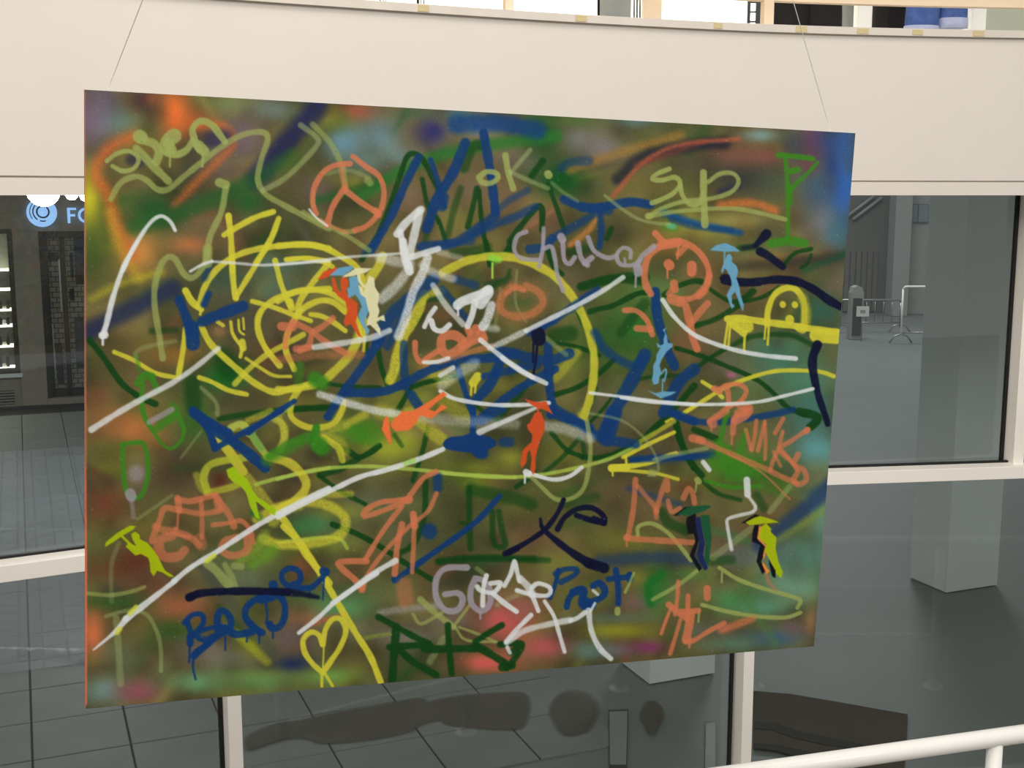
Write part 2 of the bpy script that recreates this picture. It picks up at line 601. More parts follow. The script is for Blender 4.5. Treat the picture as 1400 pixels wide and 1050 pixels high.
def sheet():
    bm = bmesh.new()
    NU, NV = 160, 24
    grid = []
    for i in range(NU + 1):
        row = []
        for j in range(NV + 1):
            u = 9.0 + 8.2 * i / NU
            v = -0.9 + 2.6 * j / NV
            k = u + 0.28 * math.sin(v * 1.7)
            z = 0.010
            for (c, w, h) in ((14.2, 0.34, 0.09), (12.7, 0.14, 0.08), (11.9, 0.10, 0.05), (9.25, 0.07, 0.07), (16.6, 0.25, 0.05)):
                z += h * math.exp(-((k - c) / w) ** 2)
            row.append(bm.verts.new((v, u, z)))
        grid.append(row)
    for a, b in zip(grid, grid[1:]):
        for j in range(NV):
            bm.faces.new((a[j], a[j + 1], b[j + 1], b[j]))
    me = finish(bm, True)
    o = link('reflection_sheet', me, reflection_sheet_mat(), None, None, ROTZ)
    tag(o, 'pale translucent sheet with fine grid and raised folds imitating reflections in the glass', 'streaked reflection')


sheet()

# ------------------------------------------------------------------ indoor handrail
rA, rB = at_z(1160, 1037, 1.05), at_z(1400, 1003, 1.05)
rd = (rB - rA).normalized()
rl = thing('handrail', 'white enamelled tube handrail with round posts standing before the glazing', 'railing')
tube('top_rail', [rA - rd * 1.9, rB + rd * 2.2], 0.040, 'rail', rl, 20)
pp = at_y(1367, 1025, 1.0)
pk = rA + rd * ((at_z(1366, 1012, 1.05) - rA).dot(rd))
for k in (-2, -1, 0, 1):
    q = pk + rd * (1.25 * k)
    tube('post', [(q.x, q.y, 0.0), (q.x, q.y, 1.03)], 0.034, 'rail', rl, 16)
    tube('base_plate', [(q.x, q.y, 0.0), (q.x, q.y, 0.012)], 0.07, 'rail', rl, 16)
for z in (0.38, 0.72):
    a, b = pk + rd * -2.5, pk + rd * 1.25
    tube('lower_rail', [(a.x, a.y, z), (b.x, b.y, z)], 0.016, 'rail', rl, 10)

# ------------------------------------------------------------------ gallery balustrade on the upper floor
bal = thing('balustrade', 'cream balustrade with flat posts along the curved gallery edge', 'railing')
curve_b = [(p[0], p[1] + 0.06) for p in FASC]
ribbon('bottom_rail', curve_b, 4.345, 4.41, 0.05, 'cream', bal)
ribbon('top_rail', curve_b, 5.22, 5.30, 0.07, 'cream', bal)
for xpx in (-330, 20, 345, 695, 1047, 1440, 1800):
    y = fasc_at(xpx) + 0.075
    X = (xpx - 700) / F_PX / 1.03 * y
    box('post', (X, y, 4.73), (0.040 if xpx < 900 else 0.052, 0.05, 1.03), 'cream', bal, 0.003, 0.25)

# ------------------------------------------------------------------ masking tape stuck on the slab edge
for (x0, x1, ym, wh) in ((571, 587, 15.5, 'below the dark metal rack'), (786, 803, 26, 'beside the grey partition'), (975, 988, 35.5, 'next to the black ladder rack'), (1087, 1104, 39, 'below the dark wide trousers'), (1171, 1188, 41, 'below the white post near black trousers'), (1247, 1262, 43.5, 'below the blue jeans'), (1330, 1346, 45, 'below the white post by the jeans')):
    xm = (x0 + x1) / 2
    y = fasc_at(xm) - 0.024
    p0, p1 = at_y(x0, ym, y), at_y(x1, ym, y)
    Xc = (p0.x + p1.x) / 2
    d = (fasc_at(xm + 40) - fasc_at(xm - 40))
    dx = ((xm + 40 - 700) * fasc_at(xm + 40) - (xm - 40 - 700) * fasc_at(xm - 40)) / F_PX / 1.03
    ang = math.atan2(d, dx)
    # depth of the band front at this X
    yy = np.interp(Xc, [p[0] for p in FASC], [p[1] for p in FASC]) - 0.0235 / math.cos(ang)
    o = box('masking_tape', (Xc, yy, 4.2035), ((p1 - p0).length, 0.003, 0.025 + 0.006 * random.random()), 'tape', None, 0.0, ang)
    tag(o, 'tan masking tape on the slab edge ' + wh, 'tape', 'strips of masking tape on the slab edge')

# ------------------------------------------------------------------ upper floor shop: panels, racks, hanging trousers
ZF = 4.205


def up_pt(x, off):
    y = fasc_at(x) + off
    r = ray(x, 15)
    return Vector((x - 700, 0, 0)).x / F_PX / (CP + (525 - 15) / F_PX * SP) * y, y


def up_panel(name, x0, x1, off, m, label, cat, h=1.9, th=0.05, group=None):
    a, b = up_pt(x0, off), up_pt(x1, off)
    X, Y = (a[0] + b[0]) / 2, (a[1] + b[1]) / 2
    t = thing(name, label, cat, (X, Y, ZF), math.atan2(b[1] - a[1], b[0] - a[0]), group)
    w = math.hypot(b[0] - a[0], b[1] - a[1])
    box('board', (0, 0, h / 2 + 0.03), (w, th, h - 0.06), m, t, 0.004)
    box('foot', (0, 0, 0.016), (w * 0.9, th * 2.6, 0.032), m, t, 0.003)
    box('cap', (0, 0, h - 0.01), (w * 1.01, th * 1.15, 0.03), m, t, 0.003)
    return t


up_panel('display_board', 820, 861, 1.3, 'grey', 'grey upright display panel beside chrome tubes in upper shop', 'display board')
up_panel('display_board', 879, 903, 1.35, 'cream', 'peach upright display panel beside chrome tubes in upper shop', 'display board')
up_panel('display_board', 1148, 1168, 1.5, 'grey', 'grey upright panel behind the dark hanging trousers', 'display board')
up_panel('display_board', 1190, 1207, 1.5, 'grey', 'grey upright panel between white post and black trousers', 'display board')
up_panel('display_board', 1346, 1440, 1.2, 'greengrey', 'wide green-grey upright panel beyond the white post next to the jeans', 'display board')
up_panel('display_post', 1170, 1190, 1.0, 'white', 'flat white upright post between dark trousers and black trousers', 'post', 1.3, 0.06)
up_panel('display_post', 1326, 1346, 0.95, 'white', 'flat white upright post beside the cuffed jeans', 'post', 1.3, 0.06)


def rods(xs, off, m, label, rad):
    a, b = up_pt(xs[0], off), up_pt(xs[-1], off)
    t = thing('clothes_rack', label, 'rack', ((a[0] + b[0]) / 2, (a[1] + b[1]) / 2, ZF), 0)
    ox, oy = (a[0] + b[0]) / 2, (a[1] + b[1]) / 2
    for x, r in zip(xs, rad):
        q = up_pt(x, off)
        tube('upright', [(q[0] - ox, q[1] - oy, 0.0), (q[0] - ox, q[1] - oy, 1.7)], r, m, t, 8)
    w = abs(b[0] - a[0]) / 2 + 0.03
    dy = (b[1] - a[1]) / 2
    tube('top_bar', [(-w, -dy, 1.7), (w, dy, 1.7)], 0.012, m, t, 8)
    box('base', (0, 0, 0.012), (w * 2, 0.25, 0.024), m, t, 0.003)


rods([520, 524.5, 527.5], 1.1, 'steel', 'thin steel rack of close-set rods at the far end of upper shop', [.004, .003, .003])
rods([571.5, 576, 579.5], 1.1, 'darkmetal', 'dark metal rack with one thicker rod in upper shop', [.007, .003, .003])
rods([867, 871, 875], 0.95, 'steel', 'chrome tube rack between grey and peach panels', [.006, .007, .006])
rods([817.5, 818.8], 1.08, 'blackmetal', 'thin black pole against the grey display panel', [.005, .005])

# black ladder-like rack
a, b = up_pt(1024, 0.9), up_pt(1036, 0.9)
t = thing('ladder_rack', 'narrow black ladder-like rack beside the cream baluster post', 'rack', ((a[0] + b[0]) / 2, (a[1] + b[1]) / 2, ZF))
w = (b[0] - a[0]) / 2
for s in (-1, 1):
    box('stile', (s * w, 0, 0.8), (0.017 if s < 0 else 0.026, 0.02, 1.6), 'blackmetal', t, 0.002)
for k in range(26):
    box('rung', (0, 0, 0.10 + 0.052 * k), (2 * w, 0.014, 0.009), 'blackmetal', t)


# clothes rail that carries the trousers
pl, pr = up_pt(1172, 1.06), up_pt(1344, 1.0)
p0 = up_pt(1030, 1.12)


def leg_rings(bm, prof, n=18):
    rings = []
    for (x, y, z, rx, ry) in prof:
        rings.append([bm.verts.new((x + rx * math.cos(2 * math.pi * k / n) * (1 + 0.05 * math.sin(3 * 2 * math.pi * k / n + z * 9)), y + ry * math.sin(2 * math.pi * k / n), z)) for k in range(n)])
    for a_, b_ in zip(rings, rings[1:]):
        for k in range(n):
            bm.faces.new((a_[k], a_[(k + 1) % n], b_[(k + 1) % n], b_[k]))
    return rings


def trousers(xc0, xc1, xd0, xd1, off, m, label, hz=(0.16, 0.16), cuff=None, rail_z=1.42):
    """pair of trousers hung by the waist: leg columns xc0-xc1 and xd0-xd1 of the picture"""
    a0, a1, b0, b1 = (up_pt(v, off) for v in (xc0, xc1, xd0, xd1))
    cx = (a0[0] + b1[0]) / 2; cy = (a0[1] + b1[1]) / 2
    t = thing('trousers', label, 'trousers', (cx, cy, ZF), 0, 'trousers hanging in the upper shop')
    ang = math.atan2(b1[1] - a0[1], b1[0] - a0[0])
    for (l0, l1, hem, sgn) in ((a0, a1, hz[0], -1), (b0, b1, hz[1], 1)):
        lx = (l0[0] + l1[0]) / 2 - cx; ly = (l0[1] + l1[1]) / 2 - cy
        r = (l1[0] - l0[0]) / 2
        bm = bmesh.new()
        prof = []
        for k in range(9):
            f = k / 8
            z = hem + (1.02 - hem) * f
            xx = lx * (1 - 0.35 * f)
            prof.append((xx, ly * (1 - 0.2 * f), z, r * (1 + 0.10 * f), (0.05 + 0.03 * f)))
        leg_rings(bm, prof)
        lg = link('leg', finish(bm, True), m, t)
        if cuff:
            bm = bmesh.new()
            leg_rings(bm, [(lx, ly, hem + 0.008, r * 0.93, 0.044), (lx, ly, hem - 0.006, r * 1.0, 0.05), (lx, ly, hem - 0.004, r * 1.04, 0.056), (lx, ly, hem + (0.050 if sgn > 0 else 0.022), r * 1.04, 0.057), (lx, ly, hem + (0.052 if sgn > 0 else 0.024), r * 1.0, 0.05)])
            link('cuff', finish(bm, True), cuff, lg)
    bm = bmesh.new()
    W2 = (b1[0] - a0[0]) / 2
    leg_rings(bm, [(0, 0, 0.90, W2 * 0.92, 0.085), (0, 0, 1.05, W2 * 0.86, 0.085), (0, 0, 1.18, W2 * 0.74, 0.075)], 24)
    link('hips', finish(bm, True), m, t)
    bm = bmesh.new()
    leg_rings(bm, [(0, 0, 1.17, W2 * 0.76, 0.078), (0, 0, 1.215, W2 * 0.75, 0.076)], 24)
    link('waistband', finish(bm, True), m, t)
    tube('hanger', [(0, 0, 1.46), (0.03, 0, 1.44), (0.02, 0, 1.40), (0, 0, 1.38), (0, 0, 1.26), (-W2 * 0.7, 0, 1.22), (W2 * 0.7, 0, 1.22), (0, 0, 1.26)], 0.006, 'steel', t, 8)
    return t


trousers(1055, 1102, 1100, 1150, 1.0, 'black', 'dark brown-black wide trousers hanging beside the cream baluster post', (0.10, 0.10))
trousers(1192, 1216, 1205, 1237, 1.12, 'black', 'black trousers hanging half behind the blue jeans', (0.10, 0.10))
trousers(1238, 1282, 1285, 1322, 0.86, 'denim', 'blue jeans with pale turned-up cuffs hanging in upper shop', (0.125, 0.142), 'hem')
cr = thing('clothes_rail', 'long steel rail on drop rods carrying the hanging trousers', 'rack', (0, 0, 0))
e0, e1 = up_pt(1040, 1.0), up_pt(1350, 0.98)
tube('bar', [(e0[0], e0[1], ZF + 1.478), (e1[0], e1[1], ZF + 1.478)], 0.014, 'steel', cr, 10)
for q in (up_pt(1039, 1.0), up_pt(1351, 0.98)):
    tube('drop_rod', [(q[0], q[1], ZF + 1.47), (q[0], q[1], 7.46)], 0.010, 'steel', cr, 10)

# ------------------------------------------------------------------ optician-like shop front across the plaza
PU = 21.0                                  # u of the shop face
shop = thing('shop_building', 'stone shop front with dark framed door and lit display window', 'shop')


def on_shop(x, y, off=0.0):
    """v and z on the shop face seen at a picture point"""
    r = ray(x, y)
    o = Vector((0, 0, EYE))
    t = ((PU + off) - o.dot(U)) / r.dot(U)
    p = o + r * t
    return p.dot(V), p.z


def sbox(name, v0, v1, z0, z1, o0, o1, m, parent=shop, bevel=0.0):
    c = uv(PU + (o0 + o1) / 2, (v0 + v1) / 2, (z0 + z1) / 2)
    return box(name, c, (v1 - v0, o1 - o0, z1 - z0), m, parent, bevel, ROTZ)


vW1 = on_shop(27.5, 500)[0]                # right edge of display window frame
zW0 = on_shop(10, 513)[1]; zW1 = on_shop(10, 313)[1]
vD0 = on_shop(57, 400)[0]                  # door frame left
zD1 = on_shop(90, 316)[1]
VL, VR = -4.2, 4.6
# stone pieces around the openings
sbox('plinth', VL, vW1, 0, zW0, 0, 0.5, 'stone')
sbox('pier', vW1, vD0, 0, zD1, -0.05, 0.5, 'stone', bevel=0.01)
sbox('lintel', VL, VR, zD1, 4.2, -0.02, 0.5, 'stone')
sbox('pier', vD0 + 2.2, VR, 0, zD1, -0.05, 0.5, 'stone', bevel=0.01)
sbox('cornice', VL, VR, 3.62, 4.3, -0.25, 0.0, 'darkmetal')
sbox('window_sill', VL, vW1 + 0.03, zW0 - 0.03, zW0 + 0.03, -0.09, 0.02, 'column')
# upper storeys of the same building
sbox('upper_wall', VL, VR, 4.2, 9.0, 0.0, 0.5, 'stone')
# display window
fw = 0.075
sbox('window_frame', vW1 - fw, vW1, zW0 + 0.03, zW1, -0.03, 0.1, 'darkmetal')
sbox('window_frame', VL, vW1 - fw, zW1 - fw, zW1, -0.03, 0.1, 'darkmetal')
sbox('window_frame', VL, vW1 - fw, zW0 + 0.03, zW0 + 0.03 + fw, -0.03, 0.1, 'darkmetal')
zS = on_shop(10, 372)[1]
sbox('backboard', VL, vW1 - fw, zS, zW1, 0.42, 0.48, 'shelf_dim')
sbox('stock_board', VL, vW1 - fw, zW0, zS, 0.42, 0.48, 'box_dark')
sbox('display_pane', VL, vW1 - fw, zW0 + fw, zW1 - fw, 0.02, 0.03, 'glass')
for yp in (370, 397, 425, 447, 475, 505):
    z = on_shop(10, yp)[1]
    sh = sbox('shelf', VL + 0.1, vW1 - fw, z - 0.015, z + 0.015, 0.12, 0.42, 'shelf_glow')
# vent louvre in the plinth
vv0, vv1 = on_shop(-20, 540)[0], on_shop(20, 540)[0]
zz0, zz1 = on_shop(10, 553)[1], on_shop(10, 534)[1]
sbox('vent_backing', vv0, vv1, zz0, zz1, -0.012, 0.01, 'darkmetal')
for k in range(5):
    z = zz0 + (zz1 - zz0) * (k + 0.5) / 5
    sbox('louvre', vv0, vv1, z - 0.010, z + 0.012, -0.03, -0.01, 'stone')
# door recess
vM = on_shop(90.5, 430)[0]
vF0 = on_shop(64, 400)[0]
sbox('door_jamb', vD0, vF0, 0, zD1, 0.0, 0.30, 'darkmetal')
sbox('door_head', vD0, vD0 + 2.2, zD1 - 0.10, zD1, 0.0, 0.30, 'darkmetal')
sbox('threshold', vD0, vD0 + 2.2, 0.0, 0.10, -0.05, 0.30, 'stone')
sbox('door_stile', vM - 0.04, vM + 0.04, 0.10, zD1 - 0.1, 0.10, 0.16, 'darkmetal')
sbox('door_stile', vF0, vF0 + 0.05, 0.10, zD1 - 0.1, 0.10, 0.16, 'darkmetal')
sbox('door_rail', vF0, vD0 + 2.2, 0.10, 0.24, 0.10, 0.16, 'darkmetal')
sbox('door_pull', vM - 0.075, vM - 0.05, on_shop(89, 425)[1], on_shop(89, 355)[1], 0.05, 0.08, 'steel')
sbox('door_pane', vF0, vD0 + 2.2, 0.24, zD1 - 0.1, 0.12, 0.13, 'glass')


def grille_mat():
    m = mat('perforated_grille', (150, 138, 122), 0.6)
    nt = m.node_tree
    b = nt.nodes['Principled BSDF']
    tc = nt.nodes.new('ShaderNodeTexCoord')
    mp = nt.nodes.new('ShaderNodeMapping')
    mp.inputs['Rotation'].default_value = (math.pi / 2, 0, 0)
    nt.links.new(tc.outputs['Object'], mp.inputs['Vector'])
    br = nt.nodes.new('ShaderNodeTexBrick')
    br.inputs['Color1'].default_value = lin((200, 184, 164)) + (1,)
    br.inputs['Color2'].default_value = lin((176, 160, 142)) + (1,)
    br.inputs['Mortar'].default_value = lin((92, 84, 76)) + (1,)
    br.inputs['Scale'].default_value = 1.0
    br.inputs['Brick Width'].default_value = 0.13
    br.inputs['Row Height'].default_value = 0.085
    br.inputs['Mortar Size'].default_value = 0.008
    nt.links.new(mp.outputs['Vector'], br.inputs['Vector'])
    nt.links.new(br.outputs['Color'], b.inputs['Base Color'])
    return m


GM = grille_mat()
sbox('grille', vF0, vD0 + 2.2, 0.24, zD1 - 0.1, 0.22, 0.26, GM)
# goods and poster seen through the door
for (x0, x1, y0, y1, m) in ((72.5, 75.0, 443, 518, 'paper'), (88.5, 93.0, 457, 532, 'paper'), (76, 88, 470, 524, 'box_dark'),
                            (101, 118, 434, 502, 'poster'), (100, 118, 320, 388, 'poster'), (95, 102, 395, 410, 'box_dark'), (95, 101, 345, 378, 'box_dark'), (66, 81, 345, 357, 'box_dark')):
    v0, z1 = on_shop(x0, y0, 0.2); v1, z0 = on_shop(x1, y1, 0.2)
    sbox('door_goods' if m.startswith('box') else ('poster' if m == 'poster' else 'price_strip'), v0, v1, z0, z1, 0.17, 0.21, m)

# goods on the lit shelves (things of their own)
goods = []
for (yp, hh, row) in ((425, .15, 'upper'), (447, .14, 'second'), (475, .17, 'third'), (505, .20, 'lowest')):
    z = on_shop(10, yp)[1] + 0.016
    for k in range(5):
        x = 1.0 + 5.2 * k + random.uniform(-0.3, 0.3)
        v = on_shop(x, yp)[0]
        if v > vW1 - fw - 0.05: continue
        bm = bmesh.new()
        if k % 2:
            h2 = hh * random.uniform(0.25, 0.6)
            bm_box(bm, (0, 0, h2 / 2), (0.058, 0.05, h2), 0.008)
        else:
            bm_box(bm, (0, 0, hh * 0.45), (0.052, 0.05, hh * 0.9), 0.008)
            bm_box(bm, (0, 0, hh * 0.93), (0.03, 0.028, hh * 0.14), 0.004)
        me = finish(bm)
        o = link('packet', me, 'box_dark' if k % 2 == 0 else 'paper', None, uv(PU + 0.2, v, z), ROTZ)
        tag(o, 'small %s packet on the %s stocked shelf of the lit shop window' % ('dark' if k % 2 == 0 else 'white', row), 'packet', 'packets on the lit shelves')

# lit sign: round emblem with rings, and letters
sg = thing('shop_sign', 'illuminated pale blue round emblem and letters above the shop door', 'sign')


def ring_mesh(cx, cz, r0, r1, a0, a1, d0, d1, n=48):
    bm = bmesh.new()
    full = abs(a1 - a0 - 2 * math.pi) < 1e-6
    cols = []
    for k in range(n + 1):
        a = a0 + (a1 - a0) * k / n
        row = []
        for (r, d) in ((r0, d0), (r1, d0), (r1, d1), (r0, d1)):
            row.append(bm.verts.new(uv(PU + d, cx + r * math.cos(a), cz + r * math.sin(a))))
        cols.append(row)
    for a, b in zip(cols, cols[1:]):
        for k in range(4):
            try:
                bm.faces.new((a[k], a[(k + 1) % 4], b[(k + 1) % 4], b[k]))
            except ValueError:
                pass
    if not full:
        bm.faces.new(cols[0]); bm.faces.new(cols[-1][::-1])
    bmesh.ops.remove_doubles(bm, verts=bm.verts[:], dist=1e-5)
    return finish(bm)


ex, ez = on_shop(57, 290.5, -0.06)
ER = (on_shop(78, 290, -0.06)[0] - on_shop(36, 290, -0.06)[0]) / 2
link('emblem_disc', ring_mesh(ex, ez, 0.0005, ER, 0, 2 * math.pi, -0.10, -0.06), 'sign_blue', sg)
q = ER / 21.0
cx2, cz2 = ex + 1.5 * q, ez + 1.0 * q
link('emblem_ring', ring_mesh(cx2, cz2, 7.2 * q, 9.4 * q, 0, 2 * math.pi, -0.112, -0.098), 'sign_dark', sg)
link('emblem_ring', ring_mesh(cx2, cz2, 12.6 * q, 14.4 * q, math.radians(95), math.radians(235), -0.112, -0.098), 'sign_dark', sg)
link('emblem_ring', ring_mesh(cx2, cz2, 17.2 * q, 18.4 * q, math.radians(110), math.radians(215), -0.112, -0.098), 'sign_dark', sg)
link('emblem_ring', ring_mesh(cx2, cz2, 12.6 * q, 14.4 * q, math.radians(250), math.radians(285), -0.112, -0.098), 'sign_dark', sg)
# letters F and O
v0, zt = on_shop(91.5, 284, -0.06); v1, zb = on_shop(105, 305, -0.06)
lw = (v1 - v0) * 0.30
for (a0, a1, b0, b1) in ((v0, v0 + lw, zb, zt), (v0 + lw * 0.9, v1, zt - lw * 0.9, zt), (v0 + lw * 0.9, v1 * 0.86 + v0 * 0.14, (zb + zt) / 2 - lw * 0.4, (zb + zt) / 2 + lw * 0.5)):
    sbox('letter_f', a0, a1, b0, b1, -0.10, -0.06, 'sign_blue', sg)
oc = on_shop(117.5, 294.5, -0.06)
orr = (zt - zb) / 2
link('letter_o', ring_mesh(oc[0], (zt + zb) / 2, orr - lw * 0.95, orr, 0, 2 * math.pi, -0.10, -0.06), 'sign_blue', sg)

# pendant globe lamps under the arcade
def pendant(x, y, Y, r, label):
    c = at_y(x, y, Y)
    t = thing('pendant_lamp', label, 'lamp', (c.x, c.y, c.z - r), 0, 'globe lamps before the shop')
    bm = bmesh.new()
    bmesh.ops.create_uvsphere(bm, u_segments=20, v_segments=12, radius=r)
    g = link('globe', finish(bm, True), 'lamp_glow', t, (0, 0, r))
    tube('collar', [(0, 0, 2 * r - 0.03), (0, 0, 2 * r + 0.05)], r * 0.35, 'darkmetal', t)
    tube('rod', [(0, 0, 2 * r), (0, 0, 5.95 - (c.z - r))], 0.012, 'darkmetal', t, 8)


pendant(59, 260, 13.2, 0.175, 'large glowing white globe lamp hanging before the round emblem')
pendant(98, 265, 15.0, 0.075, 'small glowing lamp hanging between emblem and letters')
pendant(119, 266, 14.0, 0.085, 'small glowing lamp hanging by the edge of the canvas')
arc = tag(box('ceiling_arcade', uv(17.2, -0.3, 6.0), (10, 8, 0.1), 'farwall', None, 0, ROTZ), 'dark soffit over the arcade', kind='structure')

# ------------------------------------------------------------------ far side of the plaza behind the right pane
fb = thing('far_building', 'dark facade across the plaza with pale pier and high window', 'building')
FYB = 34.3


def fbox(name, x0, x1, y0, y1, d0, d1, m, parent=fb):
    a = at_y(x0, y0, FYB); b = at_y(x1, y1, FYB)
    return box(name, ((a.x + b.x) / 2, FYB + (d0 + d1) / 2, (a.z + b.z) / 2), (abs(b.x - a.x), d1 - d0, abs(a.z - b.z)), m, parent)


zb = 0
ww = box('wall', (8.0, FYB + 1.3, 4.5), (44, 0.4, 9.0), 'farwall', fb)
pa = at_y(1218, 432, FYB); pb = at_y(1240, 432, FYB)
box('pier', ((pa.x + pb.x) / 2, FYB + 0.3, 4.5), (pb.x - pa.x, 0.6, 9.0), 'farpale', fb)
pa = at_y(1240, 432, FYB); pb = at_y(1480, 432, FYB)
box('pale_wall', ((pa.x + pb.x) / 2, FYB + 0.8, 4.5), (pb.x - pa.x, 0.5, 9.0), 'grey', fb)
wn = fbox('window_frame', 1241, 1277, 279, 305, 0.50, 0.56, 'farwall')
for (x0, x1) in ((1242, 1249), (1250, 1261), (1264, 1276)):
    fbox('pane', x0, x1, 280, 304, 0.46, 0.52, 'pane_blue', fb)
for k in range(7):
    x = 1162 + 8 * k
    fbox('wall_rib', x, x + 2.0, 345, 430, 1.04, 1.1, 'farwall', fb)
for (x0, y0, x1, y1) in ((1158, 296, 1195, 268), (1166, 300, 1206, 270)):
    a, b = at_y(x0, y0, FYB + 1.0), at_y(x1, y1, FYB + 1.0)
    tube('diagonal_brace', [a, b], 0.045, 'farpale', fb, 8)


# crowd barriers
def barrier(xl, yl, xr, yr, ybase, label, n, bright):
    Y = at_z((xl + xr) / 2, ybase).y
    a, b = at_y(xl, yl, Y), at_y(xr, yr, Y)
    t = thing('crowd_barrier', label, 'barrier', ((a.x + b.x) / 2, Y, 0), 0, 'crowd barriers on the plaza')
    w = (b.x - a.x) / 2
    h = (a.z + b.z) / 2
    m = 'white' if bright else 'steel'
    tube('top_tube', [(-w, 0, h - 0.05), (-w + 0.05, 0, h), (w - 0.05, 0, h), (w, 0, h - 0.05)], 0.026, m, t, 8)
    for s in (-1, 1):
        tube('end_tube', [(s * w, 0, h - 0.05), (s * w, 0, 0.16)], 0.022, m, t, 8)
        tube('foot', [(s * w - 0.26, 0, 0.02), (s * w - 0.16, 0, 0.17), (s * w, 0, 0.23), (s * w + 0.16, 0, 0.17), (s * w + 0.26, 0, 0.02)], 0.02, 'steel', t, 8)
    tube('bottom_tube', [(-w, 0, 0.26), (w, 0, 0.26)], 0.018, 'steel', t, 8)
    for k in range(1, n):
        x = -w + 2 * w * k / n
        tube('bar', [(x, 0, 0.26), (x, 0, h - 0.01)], 0.011, 'steel', t, 6)
    return t


barrier(1235, 393, 1330, 391, 470, 'pale crowd barrier with bright top tube and arched feet beside the column', 3, True)
barrier(1150, 412, 1232, 408, 455, 'dull steel crowd barrier with upright bars beyond the paler one', 7, False)

# tall covered box with white notice
Y = at_z(1160, 460).y
a, b = at_y(1152, 458, Y), at_y(1171, 388, Y)
ut = thing('utility_box', 'tall grey box with rounded top beside the dull crowd barrier', 'box', ((a.x + b.x) / 2, Y - 0.5, 0))
bm = bmesh.new()
hw, hh = (b.x - a.x) / 2, b.z
pts = [(-hw, 0), (-hw, hh * 0.86), (-hw * 0.7, hh * 0.97), (0, hh), (hw * 0.7, hh * 0.97), (hw, hh * 0.86), (hw, 0)]
lo = [bm.verts.new((x, -0.15, z)) for x, z in pts]; hi = [bm.verts.new((x, 0.15, z)) for x, z in pts]
bm.faces.new(lo); bm.faces.new(hi[::-1])
for i in range(len(pts)):
    j = (i + 1) % len(pts)
    bm.faces.new((lo[i], lo[j], hi[j], hi[i]))
link('body', finish(bm), 'grey', ut)
box('door', (0, -0.155, hh * 0.42), (hw * 1.5, 0.02, hh * 0.7), 'darkmetal', ut)
nt_ = at_y(1165, 421, Y)
no = thing('notice', 'small white notice board before the tall grey box', 'sign', (nt_.x, Y - 0.9, 0))
box('board', (0, 0, nt_.z), (at_y(1173.5, 421, Y).x - at_y(1157, 421, Y).x, 0.02, 0.24), 'paper', no)
box('mark', (0, -0.012, nt_.z), (0.12, 0.006, 0.07), 'grey', no)
tube('stake', [(0, 0.02, 0), (0, 0.02, nt_.z)], 0.015, 'steel', no, 8)

# ------------------------------------------------------------------ the hanging canvas
# picture corners of the canvas -> rectangle in space (TL, TR, BR, BL)
QC = np.array([(115.5, 122.5), (1169.5, 182), (1113, 883.5), (117, 969)], float)


def homog(src, dst):
    A = []
    for (a, b), (x, y) in zip(src, dst):
        A.append([a, b, 1, 0, 0, 0, -x * a, -x * b, -x])
        A.append([0, 0, 0, a, b, 1, -y * a, -y * b, -y])
    return np.linalg.svd(np.array(A))[2][-1].reshape(3, 3)


HM = homog([(0, 0), (1, 0), (1, 1), (0, 1)], QC)
KI = np.linalg.inv(np.array([[F_PX, 0, 700], [0, F_PX, 525], [0, 0, 1.0]]))
MM = KI @ HM
if MM[2, 2] < 0: MM = -MM
CW = 1.60                                   # canvas width in metres
k_ = CW / np.linalg.norm(MM[:, 0])
MM = MM * k_


def cam2world(p):
    return Vector((p[0], p[2] * CP - p[1] * SP, EYE - p[2] * SP - p[1] * CP))


TL = cam2world(MM[:, 2])
ex_ = cam2world(MM[:, 2] + MM[:, 0]) - TL
ey_ = cam2world(MM[:, 2] + MM[:, 1]) - TL
CH = ey_.length
nrm_ = ex_.cross(ey_).normalized()          # points away from the viewer (x right, y down)
if nrm_.y < 0: nrm_ = -nrm_

# ---- spray paint: strokes in picture coordinates, rasterised to a colour field
RS = 1.0
PX0, PY0, PX1, PY1 = 100, 105, 1185, 985
NWX, NWY = int((PX1 - PX0) * RS), int((PY1 - PY0) * RS)
IMG = np.zeros((NWY, NWX, 3), np.float32)
YY, XX = np.mgrid[0:NWY, 0:NWX].astype(np.float32)
XX = XX / RS + PX0
YY = YY / RS + PY0


def noise_field(cells, seed):
    r = np.random.default_rng(seed)
    gy, gx_ = int(cells * NWY / NWX) + 3, cells + 3
    g = r.random((gy, gx_)).astype(np.float32)
    fx = np.linspace(0, cells, NWX); fy = np.linspace(0, gy - 3, NWY)
    ix = fx.astype(int); iy = fy.astype(int)
    tx = (fx - ix); ty = (fy - iy)
    tx = tx * tx * (3 - 2 * tx); ty = (ty * ty * (3 - 2 * ty))[:, None]
    a = g[iy][:, ix] * (1 - tx) + g[iy][:, ix + 1] * tx
    b = g[iy + 1][:, ix] * (1 - tx) + g[iy + 1][:, ix + 1] * tx
    return a * (1 - ty) + b * ty


N1, N2, N3 = noise_field(14, 1), noise_field(45, 2), noise_field(160, 3)
GR = rng.random((NWY, NWX)).astype(np.float32)
BROWN = np.array((92, 80, 50), np.float32)
IMG[:] = BROWN
IMG += (N1 - .5)[..., None] * np.array((46, 26, 16), np.float32) + (N2 - .5)[..., None] * np.array((26, 28, 16), np.float32)


def win_(x0, y0, x1, y1):
    i0 = max(0, int((x0 - PX0) * RS)); i1 = min(NWX, int((x1 - PX0) * RS) + 2)
    j0 = max(0, int((y0 - PY0) * RS)); j1 = min(NWY, int((y1 - PY0) * RS) + 2)
    return i0, i1, j0, j1


